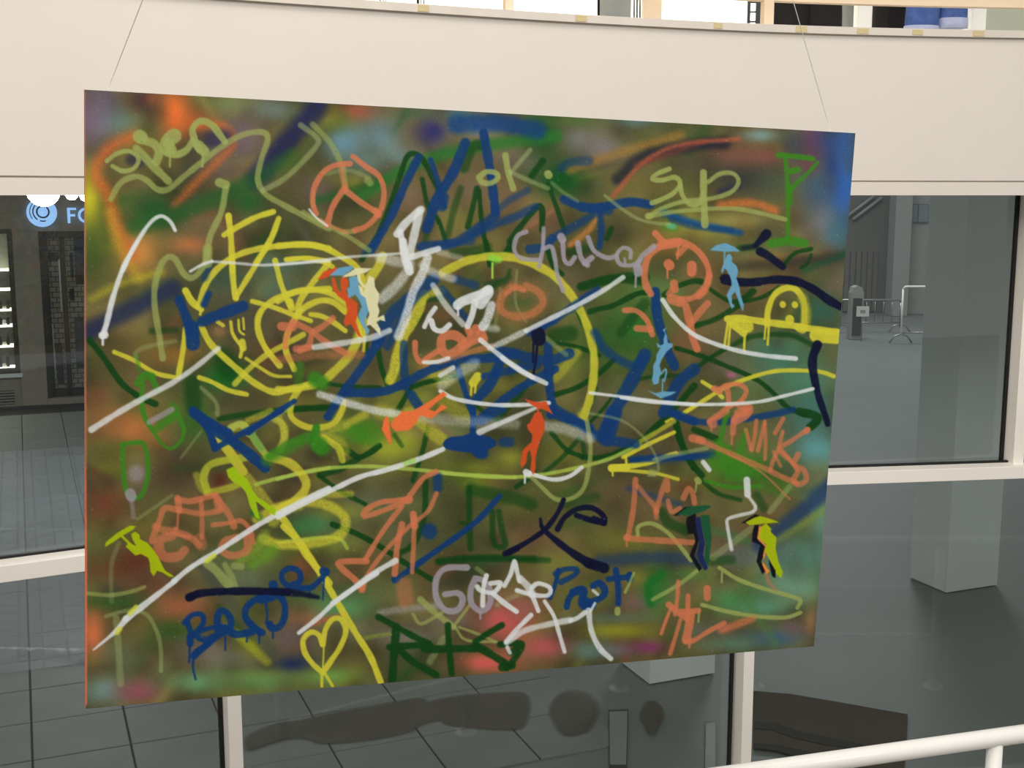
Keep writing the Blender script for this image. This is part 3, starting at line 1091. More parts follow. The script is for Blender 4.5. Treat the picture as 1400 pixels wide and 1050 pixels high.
def comp(al, col, i0, i1, j0, j1):
    a = al[..., None]
    IMG[j0:j1, i0:i1] = IMG[j0:j1, i0:i1] * (1 - a) + np.array(col, np.float32) * a


def blob(x, y, rx, ry, col, op=0.8, ang=0):
    R = max(rx, ry) * 2.2
    i0, i1, j0, j1 = win_(x - R, y - R, x + R, y + R)
    if i1 <= i0 or j1 <= j0: return
    dx = XX[j0:j1, i0:i1] - x; dy = YY[j0:j1, i0:i1] - y
    c, s = math.cos(math.radians(ang)), math.sin(math.radians(ang))
    q = ((dx * c + dy * s) / rx) ** 2 + ((-dx * s + dy * c) / ry) ** 2
    al = np.exp(-q) * op * (0.80 + 0.5 * N2[j0:j1, i0:i1])
    comp(np.clip(al, 0, 1), col, i0, i1, j0, j1)


def spline(pts, step=3.0):
    P = [np.array(p, float) for p in pts]
    if len(P) == 1: return [P[0], P[0] + 0.01]
    if len(P) == 2:
        return P
    out = []
    for i in range(len(P) - 1):
        p0 = P[i - 1] if i > 0 else 2 * P[0] - P[1]
        p1, p2 = P[i], P[i + 1]
        p3 = P[i + 2] if i + 2 < len(P) else 2 * P[-1] - P[-2]
        n = max(2, int(np.linalg.norm(p2 - p1) / step))
        for j in range(n):
            t = j / n
            out.append(0.5 * ((2 * p1) + (p2 - p0) * t + (2 * p0 - 5 * p1 + 4 * p2 - p3) * t * t + (3 * p1 - p0 - 3 * p2 + p3) * t ** 3))
    out.append(P[-1])
    return out


RG = dict(A=(100, 110, 4), B=(400, 110, 4), C=(650, 140, 4), D=(870, 160, 4.516), E=(100, 330, 4), F=(380, 330, 4), G=(600, 330, 4), H=(850, 330, 4.242),
          I=(100, 560, 4), J=(380, 560, 4), K=(600, 560, 4), L=(820, 560, 4), M=(100, 720, 4), N=(380, 720, 4), O=(600, 720, 4), P=(820, 700, 4), Z=(0, 0, 1))


def cv(reg, pts):
    x0, y0, s = RG[reg]
    return [(x0 + p[0] / s, y0 + p[1] / s) for p in pts]


def st(reg, col, w, pts, soft=1.6, op=1.0):
    """one sprayed stroke: width w in picture pixels (or start,end), soft edge"""
    P = spline(cv(reg, pts))
    w0, w1 = (w if isinstance(w, tuple) else (w, w))
    if soft < 3: w0, w1 = w0 * 0.93, w1 * 0.93
    xs = [p[0] for p in P]; ys = [p[1] for p in P]
    R = max(w0, w1) / 2 * 1.2 + soft + 4
    i0, i1, j0, j1 = win_(min(xs) - R, min(ys) - R, max(xs) + R, max(ys) + R)
    if i1 <= i0 or j1 <= j0: return
    buf = np.zeros((j1 - j0, i1 - i0), np.float32)
    n = len(P) - 1
    for k in range(n):
        a, b = P[k], P[k + 1]
        r = (w0 + (w1 - w0) * (k + .5) / n) / 2 * (1 + 0.10 * math.sin(k * 0.55 + w0 * 7) * math.sin(k * 0.21 + w0))
        e = r + soft + 1
        a0, a1, b0, b1 = win_(min(a[0], b[0]) - e, min(a[1], b[1]) - e, max(a[0], b[0]) + e, max(a[1], b[1]) + e)
        if a1 <= a0 or b1 <= b0: continue
        X = XX[b0:b1, a0:a1] - a[0]; Y = YY[b0:b1, a0:a1] - a[1]
        d = b - a
        L2 = d @ d + 1e-9
        t = np.clip((X * d[0] + Y * d[1]) / L2, 0, 1)
        dist = np.hypot(X - t * d[0], Y - t * d[1])
        al = np.clip((r + soft / 2 - dist) / soft, 0, 1)
        al = al * al * (3 - 2 * al)
        sub = buf[b0 - j0:b1 - j0, a0 - i0:a1 - i0]
        np.maximum(sub, al, out=sub)
    nz = N3[j0:j1, i0:i1]
    tex = op * (1 - 0.18 * (1 - op) - 0.10 * nz)
    al = buf * tex
    if soft > 3:
        al = al * (0.80 + 0.4 * GR[j0:j1, i0:i1])
    comp(np.clip(al, 0, 1), np.array(col) , i0, i1, j0, j1)


def poly(reg, col, pts, op=0.97):
    P = np.array(cv(reg, pts))
    i0, i1, j0, j1 = win_(P[:, 0].min() - 2, P[:, 1].min() - 2, P[:, 0].max() + 2, P[:, 1].max() + 2)
    acc = np.zeros((j1 - j0, i1 - i0), np.float32)
    offs = (-.33, 0, .33)
    for ox in offs:
        for oy in offs:
            X = XX[j0:j1, i0:i1] + ox; Y = YY[j0:j1, i0:i1] + oy
            ins = np.zeros(X.shape, bool)
            q = P[-1]
            for p in P:
                if p[1] != q[1]:
                    c = ((p[1] > Y) != (q[1] > Y)) & (X < (q[0] - p[0]) * (Y - p[1]) / (q[1] - p[1]) + p[0])
                    ins ^= c
                q = p
            acc += ins
    comp(acc / 9 * op, col, i0, i1, j0, j1)


LM = (148, 152, 78); LP = (152, 158, 96); YE = (200, 184, 48); YS = (172, 160, 44); OR = (202, 108, 70); BL = (10, 50, 98); NV = (6, 10, 38)
DG = (10, 56, 12); BG = (54, 118, 22); WH = (212, 206, 198); MV = (152, 138, 142); SB = (100, 148, 170); RO = (200, 72, 30); CRM = (214, 200, 152); CH_ = (160, 170, 6); BK = (12, 12, 18)

# ---- airbrushed ground
for _ in range(230):
    x_, y_ = random.uniform(110, 1160), random.uniform(120, 960)
    an_ = random.choice([-35, -25, -15, 10, 60, -60]) + random.uniform(-12, 12)
    cc = random.choice([(58, 46, 34), (64, 52, 30), (120, 108, 44), (132, 116, 48), (60, 84, 34), (42, 76, 34), (112, 64, 44), (124, 76, 52), (96, 88, 76), (70, 62, 50), (54, 48, 46), (136, 124, 60)])
    blob(x_, y_, random.uniform(16, 46), random.uniform(6, 16), cc, random.uniform(.3, .6), an_)
for a in [
    # top band
    (130, 160, 38, 45, (126, 100, 122), .9), (165, 165, 26, 22, (104, 122, 110), .7), (195, 138, 28, 18, (84, 56, 52), .8), (190, 205, 40, 25, (124, 104, 50), .8),
    (240, 150, 20, 34, (214, 104, 50), .9), (265, 165, 25, 20, (206, 96, 48), .6), (210, 135, 10, 8, (140, 80, 50), .6), (122, 275, 18, 40, (190, 168, 46), .85), (150, 320, 25, 40, (98, 106, 40), .7), (125, 350, 20, 40, (70, 84, 38), .7),
    (205, 290, 32, 26, (40, 78, 40), .9), (320, 140, 45, 15, (116, 118, 72), .7), (370, 150, 30, 16, (112, 122, 118), .7), (330, 190, 38, 30, (116, 92, 100), .75), (300, 230, 40, 26, (116, 92, 84), .6), (290, 320, 40, 25, (120, 96, 70), .6),
    (260, 335, 26, 12, (184, 106, 64), .7), (190, 345, 30, 35, (198, 128, 66), .7), (340, 275, 26, 18, (38, 84, 40), .7), (355, 240, 30, 14, (120, 84, 66), .5),
    (490, 152, 26, 14, (160, 76, 60), .8), (455, 165, 22, 12, (150, 130, 50), .7), (520, 148, 22, 12, (110, 80, 60), .5), (470, 195, 28, 22, (104, 130, 140), .75), (520, 185, 30, 24, (108, 132, 140), .75), (495, 220, 36, 18, (104, 120, 116), .6), (550, 215, 24, 16, (110, 134, 140), .5),
    (435, 260, 30, 20, (110, 84, 84), .5), (590, 180, 24, 22, (58, 50, 92), .85), (625, 155, 26, 10, (66, 100, 112), .6), (565, 155, 30, 10, (76, 90, 66), .6), (655, 178, 22, 14, (120, 122, 128), .6), (640, 205, 40, 18, (96, 96, 72), .5),
    (740, 185, 26, 40, (30, 78, 36), .85), (770, 245, 34, 24, (28, 76, 34), .9), (790, 190, 24, 20, (118, 112, 106), .7), (825, 205, 30, 26, (122, 106, 104), .7), (705, 220, 34, 18, (112, 96, 86), .6), (870, 165, 30, 10, (96, 120, 122), .6), (780, 165, 36, 10, (84, 100, 52), .7),
    (900, 185, 36, 12, (104, 96, 60), .6), (1040, 185, 26, 9, (124, 150, 146), .8), (1112, 196, 18, 26, (122, 60, 86), .8), (1085, 200, 20, 22, (66, 70, 82), .7), (1140, 190, 28, 18, (62, 62, 92), .8), (1152, 245, 26, 80, (60, 92, 146), .9), (1135, 230, 14, 34, (48, 50, 86), .5),
    (1010, 240, 55, 26, (60, 56, 54), .8), (1005, 212, 42, 16, (136, 82, 70), .7), (1050, 215, 20, 10, (140, 74, 72), .6), (955, 225, 40, 14, (84, 70, 56), .6), (930, 260, 45, 20, (110, 100, 50), .6), (1060, 250, 22, 22, (78, 84, 66), .6), (1115, 262, 24, 40, (66, 84, 106), .7), (1105, 225, 16, 12, (120, 64, 66), .5),
    (950, 310, 60, 18, (150, 138, 62), .7), (1010, 300, 40, 12, (152, 142, 80), .6), (905, 335, 40, 18, (168, 112, 60), .5), (1040, 340, 45, 16, (110, 118, 70), .6), (1120, 305, 22, 24, (124, 116, 118), .6), (1145, 320, 18, 22, (74, 104, 112), .6), (1105, 358, 40, 9, (66, 56, 46), .6), (1060, 352, 34, 9, (160, 110, 64), .5), (1140, 385, 22, 22, (126, 96, 84), .6), (1125, 425, 30, 26, (56, 92, 78), .7),
    (700, 270, 30, 30, (124, 92, 70), .6), (640, 260, 34, 30, (116, 92, 74), .6), (630, 300, 30, 20, (120, 110, 56), .6), (745, 300, 30, 22, (132, 88, 74), .6), (860, 250, 30, 20, (110, 94, 50), .5), (860, 350, 40, 22, (124, 112, 60), .6), (835, 320, 26, 14, (76, 62, 44), .7), (560, 270, 24, 22, (132, 100, 84), .6),
    # middle band
    (200, 400, 60, 25, (84, 82, 50), .6), (250, 450, 18, 12, (182, 128, 80), .0), (240, 485, 45, 18, (138, 96, 48), .8), (150, 500, 28, 30, (88, 78, 44), .6), (210, 470, 26, 14, (120, 104, 52), .6), (300, 452, 12, 9, (180, 128, 78), .8), (330, 430, 50, 36, (82, 70, 58), .75), (300, 380, 40, 18, (66, 80, 66), .6), (380, 362, 40, 16, (86, 104, 92), .6), (380, 395, 40, 18, (92, 112, 92), .6),
    (310, 515, 30, 22, (30, 92, 36), .85), (400, 480, 40, 30, (76, 62, 48), .6), (340, 545, 50, 18, (84, 70, 48), .6), (130, 545, 20, 22, (122, 70, 50), .6), (185, 590, 36, 26, (190, 112, 62), .8), (150, 575, 30, 18, (140, 92, 54), .6), (265, 575, 24, 40, (46, 86, 34), .7), (220, 560, 30, 20, (110, 100, 50), .5),
    (520, 430, 40, 40, (80, 76, 56), .6), (600, 480, 40, 40, (84, 84, 52), .5), (640, 500, 40, 26, (96, 100, 50), .5), (590, 500, 18, 14, (186, 122, 60), .7), (595, 520, 14, 8, (190, 176, 50), .6), (715, 410, 40, 26, (60, 88, 44), .7), (700, 400, 60, 40, (112, 84, 56), .35), (780, 400, 34, 30, (110, 92, 66), .5), (770, 470, 40, 24, (92, 94, 46), .5), (780, 510, 20, 50, (134, 130, 50), .5), (560, 545, 60, 24, (130, 134, 46), .5), (760, 540, 26, 40, (124, 104, 66), .5),
    (860, 455, 62, 46, (44, 98, 38), .75), (880, 400, 46, 20, (70, 100, 46), .5), (905, 395, 34, 26, (96, 110, 64), .6), (850, 500, 50, 20, (90, 96, 44), .4), (985, 440, 40, 26, (112, 92, 60), .6), (940, 470, 36, 26, (132, 84, 60), .55), (1000, 500, 44, 20, (118, 92, 72), .6), (1060, 485, 60, 34, (72, 110, 88), .7), (1090, 520, 50, 26, (84, 130, 104), .6), (1110, 560, 40, 30, (70, 108, 100), .7), (1000, 513, 7, 5, (176, 92, 120), .8), (1115, 610, 36, 34, (96, 138, 134), .8), (1020, 545, 44, 20, (92, 110, 66), .5), (880, 545, 30, 26, (112, 118, 72), .5), (850, 560, 60, 26, (106, 90, 70), .5),
    # lower band
    (150, 640, 30, 12, (116, 112, 44), .7), (160, 615, 40, 16, (84, 82, 40), .6), (190, 650, 16, 22, (152, 132, 130), .6), (145, 690, 34, 30, (112, 62, 46), .8), (235, 655, 50, 30, (86, 66, 48), .7), (200, 690, 30, 26, (92, 82, 50), .6), (180, 770, 44, 26, (98, 56, 40), .85), (140, 740, 24, 30, (104, 96, 54), .7), (210, 800, 40, 16, (110, 66, 48), .6),
    (245, 832, 40, 20, (168, 92, 66), .85), (150, 825, 50, 14, (58, 84, 40), .8), (235, 865, 36, 20, (56, 78, 34), .85), (128, 870, 16, 30, (206, 104, 66), .9), (180, 860, 34, 24, (120, 92, 54), .6), (165, 900, 40, 26, (104, 108, 80), .6), (270, 890, 40, 22, (120, 96, 88), .7), (140, 945, 30, 20, (112, 132, 122), .8), (190, 945, 32, 16, (142, 80, 86), .8), (270, 932, 46, 16, (104, 132, 92), .8), (350, 930, 50, 16, (104, 132, 76), .8), (320, 900, 40, 14, (118, 112, 100), .5),
    (400, 870, 36, 26, (116, 92, 94), .7), (402, 908, 26, 11, (46, 50, 76), .9), (345, 880, 20, 20, (132, 128, 40), .6), (420, 845, 30, 14, (170, 100, 70), .6), (345, 790, 40, 24, (112, 116, 92), .6), (300, 760, 30, 26, (88, 92, 60), .6), (410, 775, 16, 18, (150, 74, 54), .7), (370, 760, 40, 20, (128, 138, 60), .5), (330, 840, 30, 22, (122, 112, 50), .5),
    (470, 830, 44, 22, (96, 136, 86), .75), (450, 925, 40, 12, (110, 136, 66), .8), (500, 860, 34, 16, (124, 110, 84), .5), (555, 870, 46, 14, (142, 124, 120), .6), (540, 800, 40, 18, (96, 98, 60), .6), (620, 850, 40, 12, (120, 96, 88), .6), (560, 730, 34, 30, (106, 100, 70), .6), (500, 690, 40, 22, (92, 90, 72), .6), (590, 690, 30, 20, (110, 108, 66), .5), (440, 720, 36, 18, (80, 112, 74), .6), (420, 745, 60, 12, (140, 148, 50), .5), (470, 700, 40, 14, (150, 146, 50), .4), (415, 720, 26, 14, (70, 112, 66), .8), (405, 652, 18, 14, (74, 56, 46), .8), (437, 622, 20, 12, (66, 54, 40), .8), (300, 655, 11, 12, (88, 46, 34), .85), (250, 640, 40, 20, (74, 54, 42), .6),
    (540, 610, 50, 24, (166, 164, 46), .6), (480, 590, 34, 20, (100, 140, 40), .5), (590, 640, 60, 14, (96, 96, 44), .6), (660, 640, 40, 12, (140, 134, 44), .5), (620, 590, 40, 14, (120, 124, 84), .4), (700, 690, 60, 26, (104, 98, 50), .6), (650, 660, 26, 14, (120, 120, 40), .5), (700, 625, 20, 12, (168, 158, 50), .5), (770, 620, 34, 20, (132, 122, 46), .5), (830, 600, 34, 26, (112, 92, 70), .6), (900, 620, 30, 14, (82, 66, 58), .6), (860, 670, 40, 20, (106, 78, 58), .6), (800, 720, 46, 30, (104, 94, 54), .5), (730, 735, 40, 22, (116, 80, 58), .6), (690, 760, 60, 10, (122, 92, 58), .5), (770, 770, 50, 14, (120, 116, 50), .5), (900, 700, 60, 26, (110, 84, 58), .6), (850, 740, 50, 16, (112, 104, 44), .6),
    (690, 850, 36, 26, (190, 84, 82), .85), (668, 905, 40, 14, (194, 88, 78), .9), (745, 885, 34, 16, (178, 84, 82), .8), (720, 830, 26, 16, (160, 92, 84), .6), (800, 815, 40, 22, (116, 96, 56), .6), (850, 862, 46, 11, (146, 138, 40), .75), (880, 885, 26, 9, (124, 54, 88), .85), (805, 890, 26, 14, (96, 122, 112), .6), (840, 890, 24, 10, (112, 104, 112), .6), (870, 825, 26, 12, (128, 84, 92), .6), (840, 845, 60, 8, (96, 112, 96), .5), (900, 805, 22, 30, (42, 104, 46), .85), (870, 790, 26, 10, (124, 112, 46), .6), (940, 810, 40, 14, (124, 96, 70), .5), (945, 785, 30, 10, (86, 120, 56), .5),
    (1000, 690, 46, 22, (112, 98, 62), .6), (1010, 640, 50, 26, (66, 120, 40), .6), (1000, 740, 26, 20, (124, 88, 72), .6), (1020, 760, 40, 20, (92, 98, 96), .6), (1095, 760, 44, 30, (104, 134, 124), .7), (1085, 800, 44, 24, (120, 152, 126), .75), (1010, 820, 40, 24, (76, 128, 72), .7), (1050, 830, 40, 14, (90, 130, 110), .6), (1060, 872, 50, 14, (72, 88, 100), .8), (1000, 880, 40, 12, (96, 116, 94), .7), (960, 860, 36, 14, (104, 100, 86), .6), (1085, 858, 16, 12, (120, 88, 92), .6), (1108, 852, 9, 20, (152, 108, 78), .7), (1120, 690, 30, 26, (84, 128, 100), .6), (1130, 720, 20, 40, (106, 142, 128), .7), (930, 830, 30, 16, (110, 116, 62), .5), (1000, 800, 24, 10, (126, 104, 72), .4),
]:
    blob(*a)

OS = (198, 98, 50)
for (c, w, s, o, pts) in [
    (OS, 15, 20, .78, [(182, 186), (150, 203), (131, 235), (148, 268), (160, 310), (180, 350)]), (OS, 10, 15, .7, [(270, 172), (305, 172), (318, 196), (296, 222), (268, 250), (240, 280)]), ((186, 140, 50), 14, 16, .6, [(150, 290), (165, 340), (190, 380)]), ((170, 150, 46), 10, 12, .6, [(126, 408), (165, 388), (220, 372)]),
    ((40, 38, 76), 26, 20, .85, [(435, 145), (395, 190), (350, 245)]), ((44, 40, 70), 16, 12, .7, [(190, 220), (180, 218)]), ((52, 46, 70), 22, 14, .7, [(290, 190), (308, 188)]), ((42, 86, 40), 22, 16, .7, [(185, 310), (250, 290), (340, 250), (400, 215)]), ((92, 92, 46), 16, 14, .6, [(385, 240), (430, 190), (470, 160)]),
    ((40, 44, 76), 24, 18, .8, [(118, 455), (160, 432), (235, 395)]), ((50, 104, 44), 16, 12, .8, [(495, 268), (560, 228), (640, 203), (760, 186)]), ((28, 62, 110), 24, 14, .85, [(625, 170), (680, 168), (735, 178)]), ((42, 88, 40), 12, 10, .7, [(430, 275), (520, 250)]),
    ((152, 108, 52), 13, 12, .7, [(780, 232), (860, 205), (930, 186)]), ((42, 38, 50), 16, 12, .8, [(845, 245), (880, 215), (940, 200), (990, 195)]), ((168, 86, 62), 6, 6, .8, [(838, 268), (880, 222), (930, 198), (1010, 190)]), ((150, 66, 54), 8, 9, .5, [(870, 226), (960, 194)]),
    ((190, 104, 54), 11, 10, .8, [(985, 280), (1030, 278), (1060, 288)]), ((24, 70, 120), 9, 8, .85, [(905, 290), (950, 305), (1012, 318)]), ((44, 42, 70), 10, 9, .6, [(985, 262), (1010, 255)]), ((60, 50, 44), 12, 12, .6, [(1000, 366), (1060, 360), (1150, 350)]), ((34, 78, 52), 9, 8, .6, [(1100, 370), (1160, 345)]),
    ((180, 112, 56), 8, 7, .8, [(780, 335), (805, 315), (815, 300)]), ((160, 100, 70), 7, 7, .5, [(700, 325), (760, 285)]),
    ((92, 58, 46), 14, 12, .6, [(120, 640), (150, 660)]), ((44, 62, 36), 10, 12, .6, [(300, 830), (340, 870)]), ((72, 70, 64), 18, 12, .6, [(275, 770), (320, 830), (370, 890)]), ((160, 152, 44), 12, 8, .6, [(325, 868), (365, 905)]), ((60, 70, 40), 12, 10, .5, [(240, 640), (330, 640)]),
    
    ((48, 62, 84), 16, 12, .75, [(820, 768), (900, 762), (960, 768)]), ((44, 58, 92), 20, 14, .8, [(1040, 745), (1090, 705), (1155, 645)]), ((128, 132, 58), 9, 9, .6, [(1060, 740), (1130, 695)]), ((44, 62, 88), 12, 10, .7, [(890, 630), (980, 620)]), ((42, 60, 96), 8, 8, .6, [(860, 668), (930, 690)]),
    ((190, 100, 66), 9, 9, .5, [(990, 862), (1030, 845)]), ((84, 110, 60), 10, 9, .5, [(1010, 800), (1060, 880)]), ((34, 100, 40), 12, 8, .8, [(890, 825), (888, 800), (905, 785)]), ((60, 112, 60), 12, 10, .5, [(960, 720), (1020, 740)]),
    ((130, 86, 76), 14, 12, .6, [(640, 835), (700, 820)]), ((176, 84, 60), 6, 5, .6, [(420, 855), (470, 840)]),
    ((152, 140, 138), 9, 7, .6, [(520, 838), (560, 832), (600, 829)]), ((130, 140, 52), 5, 5, .6, [(500, 872), (545, 865)]),
]:
    st('Z', c, w, pts, s, o)

# richer, deeper airbrush tones
mn_ = IMG.mean(axis=2, keepdims=True)
IMG[:] = mn_ + (IMG - mn_) * 1.0
IMG[:] = np.clip(84 + (IMG - 92) * 1.15 + np.array((0, 5, 5), np.float32), 8, 240)

# ---- dark green strokes (under)
for (r, w, s, o, pts) in [
    ('B', 8, 2.5, .95, [(380, 980), (480, 820), (570, 580), (620, 430), (660, 400), (710, 430), (770, 540), (820, 640)]), ('B', 7, 2.5, .9, [(710, 540), (740, 680), (800, 770), (840, 880)]), ('B', 9, 5, .6, [(920, 590), (880, 720), (850, 850)]), ('B', 8, 2.5, .9, [(1010, 590), (985, 700), (960, 800)]), ('B', 7, 2, .95, [(1020, 600), (1040, 800), (1080, 1010)]), ('B', 8, 5, .6, [(760, 780), (720, 890)]), ('B', 14, 6, .7, [(940, 480), (980, 370), (1040, 350)]),
    ('C', 9, 2, .95, [(190, 760), (240, 690), (330, 580), (365, 580), (365, 700)]), ('C', 8, 2, .95, [(200, 770), (160, 825), (120, 830)]), ('C', 7, 2, .9, [(400, 450), (440, 560), (490, 700)]), ('C', 9, 3, .9, [(310, 400), (340, 360), (370, 320)]), ('C', 8, 2, .95, [(400, 810), (430, 900), (475, 940)]), ('C', 8, 3, .9, [(745, 690), (720, 745)]), ('C', 8, 5, .7, [(0, 840), (90, 820)]), ('C', 12, 6, .6, [(520, 820), (620, 800)]), ('C', 12, 5, .8, [(580, 1010), (700, 980), (850, 950), (930, 960)]),
    ('H', 6, 2, .9, [(700, 350), (800, 330), (880, 290), (910, 265)]), ('H', 6, 2, .9, [(500, 265), (560, 310), (640, 350), (700, 330), (760, 280)]), ('H', 8, 2.5, .9, [(430, 490), (550, 450), (680, 370), (770, 290)]), ('H', 8, 2, .9, [(250, 310), (330, 260), (430, 230), (490, 245)]), ('H', 7, 1.8, .95, [(320, 620), (450, 660), (600, 720), (780, 800), (880, 880), (960, 960), (1060, 1010)]), ('H', 7, 2, .9, [(600, 625), (480, 700), (400, 765)]), ('H', 7, 4, .75, [(650, 600), (750, 555), (880, 540), (1000, 550), (1120, 610)]),
    ('D', 6, 2, .9, [(920, 905), (980, 840), (1080, 815)]), ('D', 5, 2, .85, [(1080, 850), (1060, 900), (1020, 930)]), ('D', 9, 5, .7, [(640, 810), (740, 800)]),
    ('L', 12, 2, .95, [(1090, 10), (1190, 40), (1165, 85), (1150, 95)]), ('L', 9, 2, .9, [(520, 110), (640, 160)]), ('L', 9, 2, .95, [(420, 80), (450, 180), (500, 290), (560, 360)]), ('L', 6, 3, .8, [(560, 390), (650, 460), (770, 495)]), ('L', 14, 6, .7, [(340, 560), (380, 620), (470, 660)]), ('L', 12, 6, .6, [(860, 470), (900, 540)]), ('L', 14, 6, .6, [(720, 820), (620, 830)]),
    ('G', 6, 1.8, .95, [(650, 560), (750, 575), (880, 625)]), ('G', 8, 2, .95, [(640, 840), (760, 800), (870, 730), (960, 650)]), ('G', 7, 3, .8, [(860, 800), (830, 900), (800, 1000)]), ('G', 5, 2, .9, [(960, 840), (900, 920), (830, 990)]), ('G', 9, 2, .95, [(1400, 790), (1250, 960), (1150, 1048)]), ('G', 7, 3, .8, [(480, 800), (400, 890), (330, 980)]), ('G', 20, 9, .7, [(640, 520), (720, 505)]), ('G', 9, 2, .9, [(770, 390), (810, 480)]), ('G', 8, 2, .95, [(830, 385), (880, 370), (960, 350), (1080, 290), (1140, 280)]), ('G', 11, 4, .8, [(780, 245), (950, 205), (1110, 220)]), ('G', 6, 2, .8, [(200, 900), (260, 940), (320, 980)]), ('G', 8, 5, .6, [(300, 250), (390, 200)]), ('G', 6, 3, .6, [(390, 160), (360, 260)]), ('G', 6, 2.5, .8, [(1080, 760), (1180, 740), (1320, 735)]), ('G', 14, 7, .6, [(1000, 500), (1060, 420), (1130, 340)]),
    ('F', 8, 2, .95, [(720, 800), (860, 760), (1000, 730)]), ('F', 8, 2, .95, [(730, 790), (690, 870), (655, 930)]), ('F', 8, 2, .9, [(550, 600), (570, 700), (600, 780)]), ('F', 6, 2, .9, [(270, 780), (400, 795), (560, 800)]), ('F', 7, 3, .8, [(490, 540), (485, 620)]), ('F', 8, 2, .9, [(1290, 10), (1250, 70), (1200, 85)]), ('F', 7, 2, .95, [(1140, 0), (1165, 130)]), ('F', 9, 4, .7, [(760, 320), (900, 310)]), ('F', 8, 4, .7, [(790, 400), (750, 460)]), ('F', 12, 7, .6, [(960, 60), (1080, 50), (1150, 30)]), ('F', 10, 4, .6, [(1150, 240), (1230, 220)]),
    ('K', 7, 2, .9, [(620, 130), (700, 220), (790, 260)]), ('K', 6, 3, .8, [(770, 160), (680, 260), (580, 345)]), ('K', 8, 2, .95, [(790, 262), (900, 262), (1050, 205), (1180, 110), (1270, 0)]), ('K', 10, 2, .95, [(1300, 75), (1330, 190), (1400, 320)]), ('K', 7, 2, .9, [(485, 385), (425, 425)]), ('K', 7, 3, .7, [(790, 180), (800, 250)]),
    ('J', 6, 1.6, .95, [(350, 300), (345, 240), (330, 212)]), ('J', 9, 1.8, .97, [(325, 210), (380, 225), (440, 262), (500, 240), (555, 200)]), ('J', 9, 3, .85, [(440, 270), (330, 330), (230, 360)]), ('J', 7, 2.5, .9, [(225, 360), (330, 440), (480, 520)]), ('J', 8, 1.8, .95, [(300, 630), (430, 680), (560, 750), (680, 830), (840, 930)]), ('J', 7, 3, .85, [(825, 90), (790, 240), (740, 390)]), ('J', 8, 3, .85, [(810, 390), (800, 600), (740, 740), (660, 790)]), ('J', 6, 3, .6, [(640, 140), (680, 200)]),
    ('J', 8, 4, .8, [(1050, 430), (1048, 600), (1055, 760)]), ('J', 8, 4, .75, [(1175, 560), (1180, 720), (1215, 755), (1245, 740), (1225, 650), (1210, 560)]), ('J', 17, 9, .65, [(1060, 440), (1300, 490), (1390, 520)]), ('J', 5, 3, .7, [(1005, 620), (1060, 640)]), ('J', 9, 6, .8, [(880, 835), (1100, 815), (1400, 820)]), ('K', 8, 6, .7, [(0, 830), (200, 812), (600, 825)]), ('K', 14, 8, .5, [(700, 520), (860, 480)]),
    ('E', 9, 2, .95, [(90, 540), (170, 640), (260, 770), (360, 850), (450, 890)]), ('E', 8, 4, .85, [(800, 970), (1000, 940), (1200, 920), (1400, 910)]), ('F', 8, 3, .9, [(0, 930), (150, 915), (300, 910)]), ('E', 30, 18, .7, [(820, 640), (850, 700)]), ('E', 20, 12, .7, [(650, 780), (660, 900)]), ('E', 9, 6, .6, [(430, 490), (560, 485)]),
]:
    st(r, DG, w, pts, s, o)

